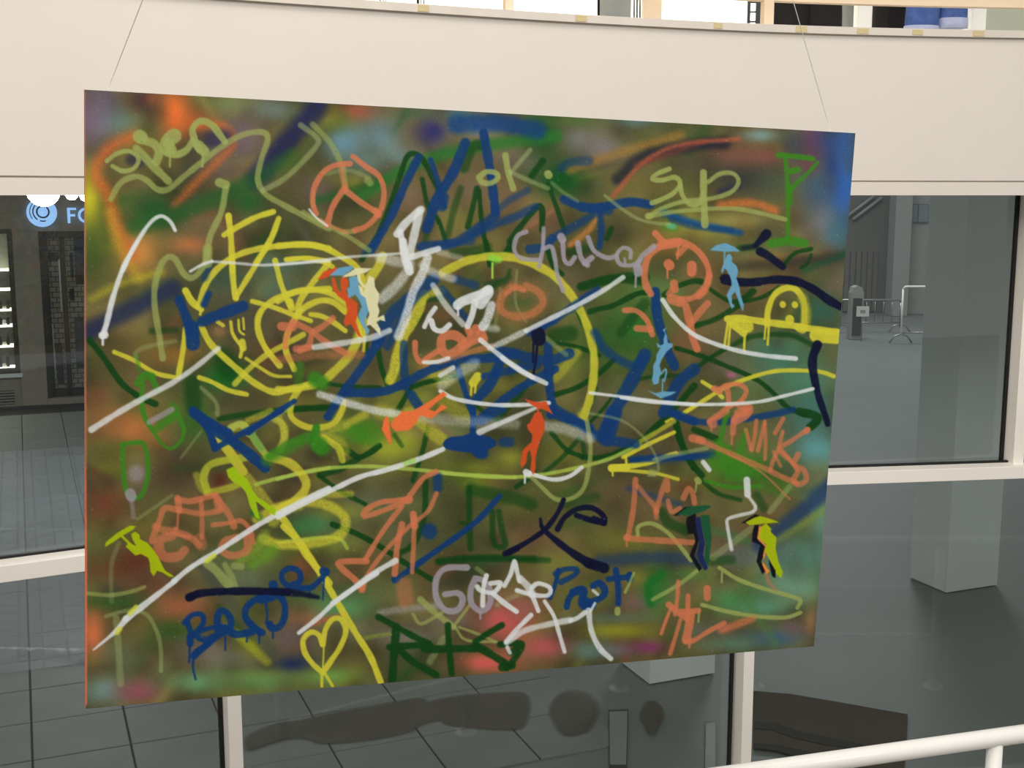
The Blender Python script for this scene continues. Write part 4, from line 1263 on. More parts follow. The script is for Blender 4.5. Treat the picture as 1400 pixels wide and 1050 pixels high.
# ---- yellow
for (r, w, s, o, pts) in [
    ('A', 9, 1.6, .97, [(850, 740), (862, 850), (868, 950), (872, 1040)]), ('E', 9, 1.6, .97, [(868, 100), (876, 220), (890, 310)]), ('A', 8.5, 1.6, .97, [(825, 845), (900, 800), (1000, 748), (1095, 718)]), ('A', 8.5, 1.6, .97, [(1125, 755), (1080, 870), (1000, 1000)]), ('E', 8, 1.8, .95, [(1065, 20), (980, 160), (890, 305)]),
    ('E', 9, 1.8, .93, [(690, 350), (720, 250), (790, 150), (900, 75), (1050, 35), (1250, 18), (1400, 38)]), ('F', 9, 1.8, .93, [(0, 25), (150, 15), (260, 38), (350, 85), (430, 140), (470, 230), (478, 330)]), ('F', 11, 3, .88, [(470, 430), (440, 540), (370, 650), (280, 740)]), ('F', 5, 2, .9, [(480, 470), (470, 600)]), ('F', 11, 4, .75, [(440, 500), (400, 620), (300, 720), (240, 770)]),
    ('E', 9.5, 2, .93, [(700, 465), (760, 570), (900, 700), (1000, 780), (1100, 825), (1200, 805), (1300, 780)]), ('F', 9, 2.5, .9, [(0, 810), (100, 810), (200, 790)]),
    ('E', 9, 1.8, .95, [(1130, 680), (1050, 580), (1010, 470), (1030, 380), (1120, 310), (1260, 270), (1400, 262)]), ('F', 8.5, 1.8, .93, [(0, 330), (80, 280), (200, 265), (300, 290), (380, 350), (430, 430), (450, 520)]),
    ('E', 8, 1.6, .95, [(1105, 105), (1140, 240), (1185, 350)]), ('E', 11, 1.6, .95, [(1185, 330), (1195, 365)]), ('F', 9, 2, .93, [(270, 130), (180, 240), (120, 330), (110, 400)]), ('F', 7.5, 1.8, .93, [(370, 490), (300, 440), (240, 410), (180, 400)]), ('F', 9, 2, .93, [(370, 385), (300, 332), (230, 325), (150, 360), (110, 400), (80, 450), (50, 520), (45, 600), (90, 700)]),
    ('E', 7, 1.6, .95, [(980, 328), (1080, 355), (1200, 400), (1300, 435)]), ('E', 7, 2, .93, [(1165, 100), (1280, 92), (1400, 110)]), ('F', 7, 2, .93, [(50, 100), (150, 92), (250, 112), (300, 140)]), ('E', 8, 2, .85, [(885, 780), (960, 700), (1060, 620), (1150, 570), (1260, 510)]),
    ('E', 6.5, 1.8, .93, [(225, 605), (330, 650), (450, 720), (560, 745)]), ('E', 7, 1.8, .93, [(690, 745), (760, 770), (850, 815), (950, 838)]), ('E', 8, 1.8, .95, [(615, 480), (600, 600), (575, 740)]), ('E', 10, 1.6, .97, [(615, 270), (650, 330), (700, 370)]), ('E', 5, 1.6, .95, [(862, 440), (875, 510), (920, 580), (915, 632)]), ('E', 9, 1.8, .95, [(925, 550), (930, 585)]), ('E', 3.5, 1.3, .95, [(905, 430), (910, 490), (935, 510)]), ('E', 3, 1.3, .95, [(930, 420), (935, 480)]), ('E', 5, 2, .9, [(945, 640), (1020, 690), (1100, 735), (1190, 740)]), ('E', 6, 2, .9, [(790, 440), (820, 460)]), ('E', 4, 1.5, .95, [(700, 380), (695, 400)]),
    ('F', 12, 3, .85, [(575, 80), (550, 140), (505, 200)]), ('F', 9, 2.5, .88, [(110, 820), (80, 870), (70, 950), (120, 1000), (200, 1022), (300, 1000), (350, 930), (360, 880)]), ('I', 9, 4, .65, [(960, 60), (1080, 10)]), ('I', 8, 4, .6, [(1125, 30), (1150, 120), (1150, 180)]), ('I', 14, 3, .6, [(870, 100), (930, 90)]), ('F', 9, 6, .6, [(470, 950), (380, 1010)]), ('J', 12, 7, .6, [(480, 30), (380, 80), (290, 110)]), ('J', 12, 7, .6, [(250, 140), (330, 170), (370, 230)]),
    ('G', 11, 3, .88, [(20, 170), (80, 140), (160, 105), (280, 82), (400, 88), (520, 125), (640, 195), (740, 315), (805, 440), (845, 580), (852, 700), (835, 830), (800, 950), (770, 1005)]), ('G', 9, 5, .6, [(830, 880), (780, 950), (760, 1000)]), ('F', 14, 4, .85, [(800, 290), (760, 400), (700, 500), (660, 600), (640, 700), (615, 760)]), ('F', 11, 4, .8, [(900, 270), (820, 290), (770, 330)]), ('F', 8, 5, .6, [(1030, 100), (960, 150), (900, 180)]),
    ('G', 12, 7, .6, [(760, 610), (700, 680), (640, 750)]), ('F', 16, 8, .55, [(860, 720), (930, 760)]), ('F', 20, 9, .5, [(920, 880), (980, 930), (1060, 960)]), ('J', 18, 6, .75, [(720, 20), (800, 80), (890, 160)]), ('J', 20, 9, .5, [(560, 10), (700, 60)]),
    ('I', 14, 2.5, .9, [(775, 110), (850, 225), (930, 340)]), ('I', 11, 4, .7, [(930, 340), (1020, 450), (1110, 560)]), ('I', 10, 1.8, .95, [(1120, 560), (1200, 670), (1280, 800), (1400, 950)]), ('N', 9.5, 1.6, .97, [(30, 0), (130, 100), (240, 270), (340, 440), (430, 590), (505, 710), (562, 850)]),
    ('K', 6, 1.6, .95, [(1010, 262), (1150, 190), (1290, 125)]), ('K', 8, 1.8, .97, [(945, 318), (1100, 302), (1300, 242)]), ('K', 5, 1.8, .9, [(945, 328), (1100, 340), (1200, 352), (1310, 382)]), ('K', 12, 1.6, .97, [(948, 322), (1030, 318)]), ('K', 4, 1.4, .95, [(1025, 260), (1030, 310)]), ('K', 3, 1.2, .95, [(952, 330), (954, 362)]), ('K', 6, 3, .8, [(1080, 190), (1200, 120), (1290, 65)]), ('K', 5, 2.5, .9, [(1340, 20), (1400, -20)]),
    ('H', 6, 1.6, .95, [(360, 1000), (500, 910), (600, 850), (750, 790), (900, 752), (1080, 750), (1160, 758), (1230, 782)]), ('H', 6, 1.8, .95, [(470, 815), (540, 860), (585, 905)]), ('H', 4, 2, .9, [(260, 1048), (330, 1010)]),
    ('H', 9, 1.8, .97, [(845, 480), (850, 400), (880, 320), (930, 278), (990, 270), (1035, 305), (1060, 370), (1060, 490)]), ('H', 13, 6, .7, [(1050, 330), (1070, 400), (1065, 490)]), ('H', 9.5, 1.4, .97, [(935, 364), (936, 368)]), ('H', 9.5, 1.4, .97, [(1005, 366), (1006, 370)]), ('H', 13, 1.6, .97, [(975, 452), (976, 460)]),
    ('H', 10, 1.6, .97, [(615, 450), (700, 448), (850, 470), (1000, 490), (1150, 515), (1250, 525)]), ('H', 20, 1.8, .97, [(1130, 545), (1250, 555)]), ('H', 12, 3, .95, [(1030, 500), (1050, 510)]), ('H', 18, 3.5, .95, [(680, 480), (730, 495)]), ('H', 9, 2, .97, [(640, 480), (710, 535)]), ('H', 4, 1.2, .97, [(618, 470), (598, 610)]), ('H', 3.5, 1.2, .97, [(632, 480), (620, 615)]), ('H', 3.5, 1.2, .97, [(716, 540), (711, 640)]), ('H', 3, 1.2, .97, [(836, 490), (830, 565)]), ('H', 3.5, 1.2, .97, [(855, 490), (848, 600)]),
    ('N', 8, 1.6, .97, [(245, 645), (225, 595), (180, 578), (138, 620), (148, 690), (190, 750), (245, 800)]), ('N', 8, 1.6, .97, [(245, 640), (262, 560), (300, 508), (345, 508), (372, 570), (340, 660), (290, 735), (245, 800)]), ('N', 5, 1.8, .95, [(240, 800), (240, 872)]), ('N', 5, 1.8, .95, [(255, 800), (298, 870)]), ('N', 2.5, 1.2, .95, [(252, 650), (246, 780)]),
    ('G', 13, 1.6, .97, [(215, 740), (190, 775)]), ('G', 3, 1.2, .97, [(182, 780), (178, 840)]), ('G', 3, 1.2, .97, [(205, 780), (200, 830)]),
]:
    st(r, YE if o > .8 else YS, w, pts, s, o)
for pts, r in (([(0, 380), (200, 332), (450, 312), (700, 325), (1000, 355), (1300, 372)], 'J'), ([(0, 345), (200, 365), (400, 372), (600, 352), (800, 310), (950, 265), (1100, 190)], 'K'), ([(1000, 410), (1150, 370), (1400, 320)], 'I')):
    st(r, (162, 176, 70), 5.5, pts, 2, .88)
st('J', (160, 174, 60), 5, [(0, 730), (120, 715), (240, 700), (340, 710), (380, 760)], 2.2, .85)

RG['Q'] = (100, 530, 3.5)
YG = (168, 166, 40)
for (col, w, s, o, pts) in [
    (YE, 13, 6, .75, [(880, 630), (960, 585), (1100, 548), (1220, 565), (1300, 625), (1285, 700), (1180, 740), (1000, 752), (910, 725)]),
    (YE, 12, 3, .85, [(930, 330), (1040, 365), (1110, 440), (1105, 500), (1040, 560), (960, 600)]),
    (YE, 9, 5, .6, [(1000, 570), (1150, 520), (1330, 510)]), (YE, 16, 7, .6, [(960, 640), (1000, 580), (1080, 560)]),
    (YG, 11, 2.5, .88, [(830, 335), (720, 350), (650, 375), (625, 430), (640, 490)]), (YG, 9, 3, .8, [(640, 505), (740, 482), (800, 462)]), (YG, 10, 5, .6, [(590, 420), (610, 470), (640, 500)]),
    ((176, 180, 70), 10, 3, .8, [(755, 195), (800, 175), (840, 205), (880, 265), (925, 325)]), ((186, 178, 56), 10, 4, .75, [(965, 150), (1005, 180), (1012, 240), (990, 300)]), ((180, 176, 60), 8, 3, .75, [(840, 225), (900, 170), (1040, 95)]),
    ((90, 140, 60), 9, 4, .7, [(860, 230), (900, 290)]), ((92, 138, 30), 18, 12, .7, [(860, 840), (950, 780)]), ((120, 150, 40), 12, 8, .6, [(800, 830), (880, 760), (920, 700)]),
    (BG, 12, 6, .75, [(940, 330), (1040, 270), (1150, 232)]), ((24, 96, 30), 10, 3, .9, [(1165, 190), (1145, 260)]), ((24, 96, 30), 17, 4, .9, [(1180, 283), (1190, 290)]), ((30, 100, 30), 10, 6, .7, [(860, 600), (890, 620)]),
    (YE, 9, 3, .8, [(1200, 240), (1270, 290), (1290, 350)]),
]:
    st('Q', col, w, pts, s, o)

# ---- blue strokes
for (r, w, s, o, pts) in [
    ('B', 12, 2.5, .95, [(690, 420), (620, 560), (540, 740), (430, 930)]), ('B', 8, 3, .9, [(755, 435), (790, 540), (830, 690)]), ('B', 14, 3, .95, [(945, 340), (880, 500), (790, 650), (735, 810)]), ('B', 13, 2.5, .97, [(1045, 285), (1065, 400), (1090, 550), (1110, 720)]), ('B', 13, 5, .85, [(1110, 740), (1000, 820), (880, 890), (700, 910)]), ('B', 11, 6, .75, [(1330, 690), (1220, 745), (1080, 800), (980, 850)]), ('B', 9, 6, .6, [(1290, 600), (1180, 660), (1110, 720)]), ('B', 14, 4, .8, [(830, 640), (820, 690)]),
    ('C', 12, 3, .95, [(485, 530), (600, 575), (700, 570), (850, 545), (960, 560)]), ('C', 14, 6, .8, [(640, 580), (730, 590)]), ('C', 9, 5, .85, [(680, 570), (690, 700), (680, 790)]), ('C', 11, 6, .75, [(640, 620), (520, 690), (430, 740)]), ('C', 12, 4, .85, [(420, 745), (380, 790), (300, 805)]), ('C', 12, 7, .6, [(470, 360), (520, 330), (620, 320)]), ('C', 8, 5, .6, [(1070, 640), (1200, 680), (1400, 700)]),
    ('E', 13, 3, .95, [(580, 320), (620, 420), (640, 500)]), ('E', 19, 3, .97, [(650, 470), (655, 560)]), ('E', 15, 3.5, .97, [(705, 440), (800, 400), (930, 355)]), ('E', 11, 4, .9, [(740, 290), (715, 345)]), ('E', 10, 6, .6, [(740, 140), (720, 200)]),
    ('F', 13, 2, .95, [(560, 540), (440, 720), (350, 840), (275, 960)]), ('F', 18, 6, .85, [(850, 210), (720, 320), (620, 410), (550, 550)]), ('F', 10, 5, .8, [(700, 380), (640, 500), (600, 580)]), ('F', 13, 2.5, .95, [(380, 830), (560, 825), (680, 785), (800, 720), (960, 655), (1150, 640), (1300, 620)]), ('F', 14, 4, .9, [(730, 840), (770, 900)]), ('F', 9, 4, .8, [(900, 260), (960, 330), (1030, 420)]), ('F', 9, 2, .97, [(985, 690), (1020, 800), (1050, 900), (1072, 960), (1070, 1048)]), ('F', 11, 3, .8, [(690, 560), (690, 660), (700, 800)]), ('F', 12, 7, .7, [(980, 210), (1080, 240)]), ('F', 8, 5, .6, [(540, 0), (470, 60)]), ('F', 10, 5, .7, [(870, 20), (1060, 0)]),
    ('G', 11, 5, .9, [(870, 265), (720, 370), (580, 460), (500, 500)]), ('G', 14, 3, .9, [(330, 600), (400, 610), (500, 640), (620, 650), (715, 615)]), ('G', 12, 3, .95, [(600, 570), (605, 750), (620, 900), (615, 950)]), ('G', 14, 3, .95, [(345, 640), (290, 770), (205, 870)]), ('G', 12, 2.5, .95, [(640, 700), (500, 770), (340, 880), (220, 980)]), ('G', 12, 3, .9, [(640, 950), (720, 980), (830, 1020)]), ('G', 10, 4, .85, [(250, 740), (420, 700), (540, 680)]), ('G', 7, 3, .7, [(560, 470), (640, 440)]),
    ('G', 18, 4, .92, [(1130, 620), (1060, 760), (980, 900), (910, 1048)]), ('G', 14, 2, .97, [(1185, 275), (1200, 420), (1250, 590), (1290, 680)]), ('G', 16, 3.5, .92, [(1400, 700), (1310, 780), (1230, 940)]), ('G', 12, 7, .8, [(855, 500), (920, 600), (1060, 680), (1130, 640)]), ('G', 10, 3, .9, [(1270, 940), (1400, 990)]), ('K', 9, 4, .85, [(1280, 10), (1400, 60)]), ('L', 9, 3.5, .85, [(390, 20), (500, 60), (650, 70), (900, 35), (1060, 0)]), ('K', 20, 5, .9, [(960, 20), (920, 160)]), ('K', 13, 5, .9, [(640, 0), (760, 70), (900, 160), (1080, 190)]), ('K', 8, 5, .8, [(1060, 275), (1200, 265), (1400, 260)]), ('L', 8, 5, .8, [(180, 275), (400, 265), (620, 250)]),
    ('J', 16, 5, .95, [(1090, 220), (1120, 240)]), ('J', 9, 2, .98, [(1070, 0), (1070, 90), (1065, 150)]), ('J', 14, 6, .8, [(1235, 180), (1270, 180)]), ('J', 11, 3, .9, [(1230, 0), (1110, 70)]), 
    ('I', 15, 1.8, .98, [(660, 20), (760, 100), (880, 180), (970, 250), (1050, 320)]), ('I', 11, 2, .98, [(690, 30), (740, 110), (775, 210)]), ('I', 9, 1.8, .98, [(775, 215), (880, 155), (1020, 80), (1140, 5)]), ('E', 8, 1.8, .98, [(960, 1048), (1080, 960), (1210, 875)]), ('E', 13, 2, .98, [(655, 925), (760, 1000), (850, 1048)]),
    ('J', 8.5, 1.8, .97, [(1215, 475), (1080, 620), (860, 780), (640, 935)]), ('J', 11, 1.8, .97, [(640, 932), (650, 930)]), ('J', 20, 6, .85, [(830, 668)]), ('J', 13, 6, .8, [(875, 370), (875, 430)]), ('F', 9, 6, .6, [(1340, 660), (1270, 720)]),
    # word at lower left
    ('M', 8, 1.5, .98, [(610, 525), (650, 485), (700, 480), (715, 515), (690, 560), (640, 610)]), ('M', 8, 1.5, .98, [(625, 525), (640, 570), (665, 600)]), ('M', 11, 1.5, .98, [(640, 600), (640, 640)]), ('M', 7, 1.5, .98, [(680, 580), (730, 560), (790, 545)]), ('M', 9, 1.5, .98, [(690, 610), (730, 620), (770, 600), (720, 650), (670, 690), (660, 710)]), ('M', 10, 1.5, .98, [(790, 570), (790, 490), (815, 460), (855, 490), (860, 550), (800, 590), (740, 640), (670, 700)]), ('M', 11, 1.5, .98, [(800, 550), (840, 560), (890, 590), (980, 575)]), ('M', 10, 1.5, .98, [(1035, 580), (985, 550), (945, 500), (945, 450), (990, 405), (1060, 380)]), ('M', 9, 1.5, .98, [(970, 530), (1020, 580)]), ('M', 10, 1.5, .98, [(1090, 320), (1120, 370), (1155, 420), (1155, 500), (1125, 550), (1085, 555), (1075, 535)]), ('M', 14, 2, .98, [(1095, 320), (1095, 360), (1060, 385)]), ('M', 13, 2, .98, [(1030, 400), (1090, 385)]),
    ('M', 8.5, 1.5, .98, [(1190, 320), (1240, 300), (1235, 245), (1180, 230), (1140, 265), (1160, 315), (1230, 335), (1300, 335), (1345, 300)]), ('N', 13, 1.8, .98, [(250, 245), (262, 250)]), ('N', 8, 2, .98, [(250, 270), (235, 290)]),
    ('M', 3.5, 1.2, .98, [(640, 630), (635, 740)]), ('M', 3.5, 1.2, .98, [(662, 700), (655, 770), (670, 835)]), ('M', 3, 1.2, .98, [(832, 600), (832, 675)]), ('M', 3.5, 1.2, .98, [(1052, 400), (1062, 490), (1055, 530)]), ('M', 3, 1.2, .98, [(1093, 560), (1093, 610)]), ('M', 3, 1.2, .98, [(1018, 580), (1018, 635)]), ('M', 3, 1.2, .98, [(953, 580), (950, 630)]), ('M', 3, 1.2, .9, [(1295, 330), (1295, 390)]), ('N', 3, 1.2, .9, [(252, 290), (246, 400)]),
    # word right of it
    ('O', 7, 1.5, .97, [(655, 240), (640, 310), (608, 390)]), ('O', 8, 2.5, .9, [(640, 260), (690, 235), (755, 235), (745, 265), (670, 305)]), ('O', 9, 1.6, .97, [(760, 345), (715, 390), (700, 440)]), ('O', 12, 1.8, .97, [(735, 360), (790, 350), (785, 420), (810, 440)]), ('O', 14, 1.8, .97, [(800, 410), (835, 430)]), ('O', 10, 1.6, .97, [(845, 325), (880, 310), (908, 345), (895, 385), (820, 420)]), ('O', 9, 1.6, .97, [(970, 240), (982, 330), (982, 420)]), ('O', 8, 1.8, .97, [(930, 288), (1050, 275)]), ('O', 10, 1.6, .97, [(1045, 265), (1045, 290)]),
]:
    st(r, BL, w, pts, s, o)

# ---- blue splash, bright green
poly('J', BL, [(903, 188), (918, 165), (950, 150), (1010, 146), (1050, 132), (1066, 110), (1082, 130), (1110, 140), (1160, 150), (1198, 175), (1195, 200), (1150, 225), (1125, 262), (1095, 270), (1060, 238), (1000, 232), (950, 225), (912, 212)])
for (r, w, s, o, pts) in [
    ('D', 8, 1.6, .95, [(880, 235), (1000, 245), (1090, 258)]), ('D', 6, 2, .9, [(1120, 280), (1060, 345), (980, 420), (945, 470)]), ('D', 6, 1.6, .95, [(920, 245), (932, 400), (937, 600), (935, 760)]), ('D', 10, 3, .8, [(945, 430), (945, 530)]), ('D', 8, 2, .95, [(950, 335), (1000, 325)]), ('D', 12, 3, .92, [(830, 780), (940, 765), (1040, 780)]),
    ('E', 12, 2.5, .9, [(355, 775), (390, 735), (430, 740)]), ('E', 7, 2, .9, [(380, 780), (375, 860), (390, 960), (440, 1040)]), ('E', 8, 2, .9, [(430, 750), (465, 815)]), ('E', 6, 4, .6, [(345, 620), (360, 700)]), ('E', 11, 4, .7, [(540, 900), (560, 930), (470, 1010)]), ('E', 4, 2, .8, [(560, 940), (590, 1000), (605, 1045)]),
    ('I', 5, 1.8, .9, [(370, 0), (420, 90), (490, 190), (540, 212), (590, 170), (605, 100), (575, 20)]), ('I', 7, 2, .92, [(270, 195), (272, 300), (285, 420), (310, 470), (370, 475), (405, 380), (408, 280), (385, 190), (330, 182), (265, 192)]), ('I', 9, 5, .6, [(460, 110), (560, 40)]),
    ('I', 22, 8, .7, [(1345, 190)]), ('I', 10, 5, .7, [(1330, 100), (1330, 160)]), ('I', 16, 8, .6, [(1060, 280), (1180, 210), (1290, 150)]), ('E', 20, 9, .7, [(1330, 760), (1360, 780)]), ('E', 14, 7, .6, [(1240, 680), (1235, 760)]), ('F', 18, 8, .8, [(200, 750), (230, 770)]),
    ('J', 20, 8, .7, [(225, 195), (245, 215)]), ('J', 10, 4, .7, [(210, 110), (195, 190)]), ('J', 26, 12, .65, [(430, 130), (500, 120), (520, 150)]), ('J', 8, 5, .6, [(460, 180), (470, 140), (420, 100)]),
    ('L', 8, 2.5, .9, [(700, 10), (670, 130), (650, 230)]), ('L', 10, 4, .8, [(800, 120), (775, 200), (765, 240)]), ('L', 26, 14, .75, [(650, 280), (760, 300), (850, 320)]), ('L', 12, 5, .7, [(690, 220), (700, 270), (760, 260)]), ('L', 20, 10, .6, [(720, 350), (780, 360)]), ('L', 6, 2, .9, [(580, 390), (720, 425), (880, 418)]), ('L', 24, 12, .5, [(900, 400), (1000, 430)]), ('L', 10, 5, .7, [(640, 180), (700, 210)]),
    ('C', 12, 7, .5, [(1040, 680), (1090, 685)]), ('C', 8, 5, .5, [(90, 850), (110, 880)]),
]:
    st(r, BG, w, pts, s, o)
st('C', (90, 170, 120), 8, [(1060, 675), (1085, 680)], 5, .8)
st('C', (140, 200, 60), 9, [(90, 850), (130, 860)], 4, .8)
st('C', (170, 205, 70), 3, [(95, 880), (95, 960)], 1.4, .9)

# ---- pale lime
for (r, w, s, o, pts) in [
    ('A', 6.5, 1.6, .92, [(185, 440), (240, 400), (310, 388), (358, 430), (330, 482), (270, 495), (215, 468)]), ('A', 11, 3, .85, [(345, 370), (420, 450), (520, 550)]), ('A', 21, 2, .92, [(362, 305), (372, 312)]), ('A', 12, 2.5, .88, [(390, 330), (440, 345), (470, 390), (455, 445)]), ('A', 20, 2, .9, [(512, 375), (515, 335), (552, 302)]), ('A', 15, 2, .9, [(520, 345), (540, 380)]), ('A', 10, 2, .92, [(520, 400), (570, 405), (620, 380), (655, 330)]), ('A', 3, 1.2, .95, [(531, 400), (529, 470)]), ('A', 10, 1.8, .92, [(690, 380), (662, 320), (655, 260), (700, 222), (760, 245), (830, 335)]), ('A', 16, 2, .92, [(685, 355), (715, 385)]), ('A', 4, 1.2, .95, [(712, 400), (706, 470)]),
    ('A', 8.5, 2.2, .78, [(205, 650), (260, 560), (340, 525), (400, 545), (460, 595), (520, 595), (600, 530), (700, 450), (800, 370), (920, 300), (1030, 282), (1065, 320), (1030, 430), (1010, 540), (1050, 620), (1150, 680), (1300, 760), (1400, 810)]), ('B', 7, 2.5, .7, [(60, 720), (150, 770), (300, 850), (420, 930)]), ('A', 8, 2.5, .6, [(1245, 245), (1330, 310), (1330, 360), (1200, 500), (1120, 560), (1040, 600)]), ('B', 8, 2.5, .62, [(110, 240), (180, 310), (230, 380), (275, 480), (290, 590)]), ('B', 6, 3, .4, [(180, 510), (300, 490), (420, 530)]), ('B', 10, 5, .7, [(410, 545), (425, 560)]), ('B', 7, 2, .7, [(270, 830), (340, 825)]), ('B', 6, 2, .7, [(115, 620), (110, 690)]),
    ('A', 13, 2, .88, [(800, 558), (835, 570)]), ('A', 9, 2.2, .82, [(835, 590), (810, 720), (750, 850), (735, 940)]), ('A', 13, 3, .8, [(735, 920), (735, 1000)]), ('E', 9, 2.2, .8, [(735, 60), (720, 120), (680, 180), (640, 200), (600, 170), (560, 100), (520, 85), (480, 130), (450, 230), (445, 340), (465, 480), (490, 640)]),
    ('C', 8, 1.8, .92, [(20, 410), (60, 380), (110, 385), (125, 410), (90, 440), (40, 438), (20, 410)]), ('C', 9, 2, .9, [(165, 290), (180, 380), (208, 472)]), ('C', 6, 3, .6, [(300, 260), (240, 330), (190, 390)]), ('C', 6, 3, .55, [(190, 380), (300, 430), (400, 470)]), ('C', 12, 2, .92, [(398, 392), (402, 398)]), ('C', 5, 3, .45, [(420, 440), (480, 490), (560, 540)]), ('C', 5, 2.5, .6, [(710, 510), (800, 580), (900, 640), (1000, 662), (1060, 665)]),
    ('D', 7, 1.6, .93, [(205, 320), (130, 350), (100, 382), (160, 390), (240, 372), (272, 410), (230, 470), (150, 512), (98, 530)]), ('D', 7, 1.6, .93, [(272, 420), (285, 480), (330, 538), (390, 532), (412, 470)]), ('D', 10, 1.6, .93, [(415, 342), (418, 500), (425, 665)]), ('D', 6.5, 2, .85, [(445, 400), (520, 350), (600, 350), (632, 400), (590, 460), (480, 500), (300, 520), (170, 560), (80, 610)]), ('D', 6.5, 2, .82, [(80, 615), (200, 590), (400, 570), (600, 565), (750, 590), (920, 632)]), ('D', 10, 2, .9, [(75, 612), (85, 612)]),
    ('P', 6, 1.6, .9, [(655, 305), (760, 370), (900, 420), (1050, 462), (1098, 485), (1080, 525)]), ('P', 6, 1.6, .9, [(1098, 550), (1040, 572), (980, 578), (850, 570), (700, 545), (560, 508)]), ('P', 6, 1.8, .88, [(210, 130), (215, 80), (290, 65), (380, 120), (450, 200), (500, 265)]), ('P', 6, 2, .8, [(550, 310), (430, 400), (290, 480)]), ('P', 3, 1.2, .9, [(670, 330), (668, 385)]), ('P', 3, 1.3, .9, [(545, 530), (540, 600)]), ('P', 8, 1.8, .9, [(98, 535), (98, 552)]), ('P', 4, 1.6, .85, [(188, 335), (160, 400), (140, 440)]), ('L', 8, 3, .5, [(1040, 420), (930, 560)]), ('L', 9, 3, .45, [(860, 630), (620, 810)]), ('L', 6, 2.5, .6, [(300, 275), (450, 240), (590, 212)]),
    ('M', 6, 2, .7, [(80, 365), (200, 375), (320, 355), (390, 330)]), ('M', 6, 2.5, .55, [(180, 490), (300, 460), (400, 480), (460, 580), (480, 680), (480, 790)]), ('M', 9, 3, .5, [(235, 500), (250, 700), (260, 860)]), ('I', 6, 3, .35, [(250, 730), (210, 850), (210, 1048)]),
    ('L', 8, 1.8, .85, [(535, 385), (545, 395)]), ('L', 3, 1.3, .8, [(532, 400), (525, 450)]), ('L', 10, 2.5, .7, [(285, 345), (300, 350)]), ('K', 4, 2, .5, [(820, 20), (1000, 60), (1120, 150), (1190, 260), (1200, 340), (1150, 362)]), ('K', 6.5, 2, .8, [(812, 60), (832, 200), (822, 330), (790, 440), (720, 490), (640, 490), (560, 420), (510, 370)]),
    ('N', 9, 2, .8, [(780, 400), (870, 480), (960, 550)]), ('N', 5, 1.8, .75, [(740, 480), (780, 532), (870, 490), (900, 470)]), ('N', 5, 1.8, .75, [(960, 550), (1050, 430)]), ('N', 4, 1.6, .75, [(970, 550), (1030, 620), (1200, 632)]), ('N', 4, 1.6, .75, [(990, 550), (1100, 590), (1190, 630)]), ('N', 6, 3, .5, [(1090, 230), (1140, 270)]), ('N', 6, 4, .5, [(1200, 430), (1300, 380), (1380, 365)]), ('N', 9, 5, .5, [(830, 740), (860, 690), (910, 610)]),
    ('E', 6, 3, .4, [(340, 640), (350, 600), (430, 570), (560, 545)]), ('E', 6, 2.5, .5, [(700, 800), (780, 880), (790, 950)]), ('I', 4, 2, .4, [(700, 120), (590, 265)]), ('I', 5, 2.5, .4, [(540, 470), (440, 540), (350, 600)]), ('G', 4, 2, .45, [(430, 160), (420, 280), (430, 360), (480, 440)]), ('G', 5, 3, .4, [(340, 260), (310, 470)]), ('G', 7, 3, .5, [(590, 530), (700, 620)]),
    ('I', 12, 3, .8, [(730, 840), (780, 880), (850, 960)]), ('I', 9, 3, .7, [(880, 855), (920, 860)]), ('I', 8, 3, .7, [(830, 850), (870, 920), (890, 980)]),
]:
    st(r, LM if o > .6 else LP, w, pts, s, o)

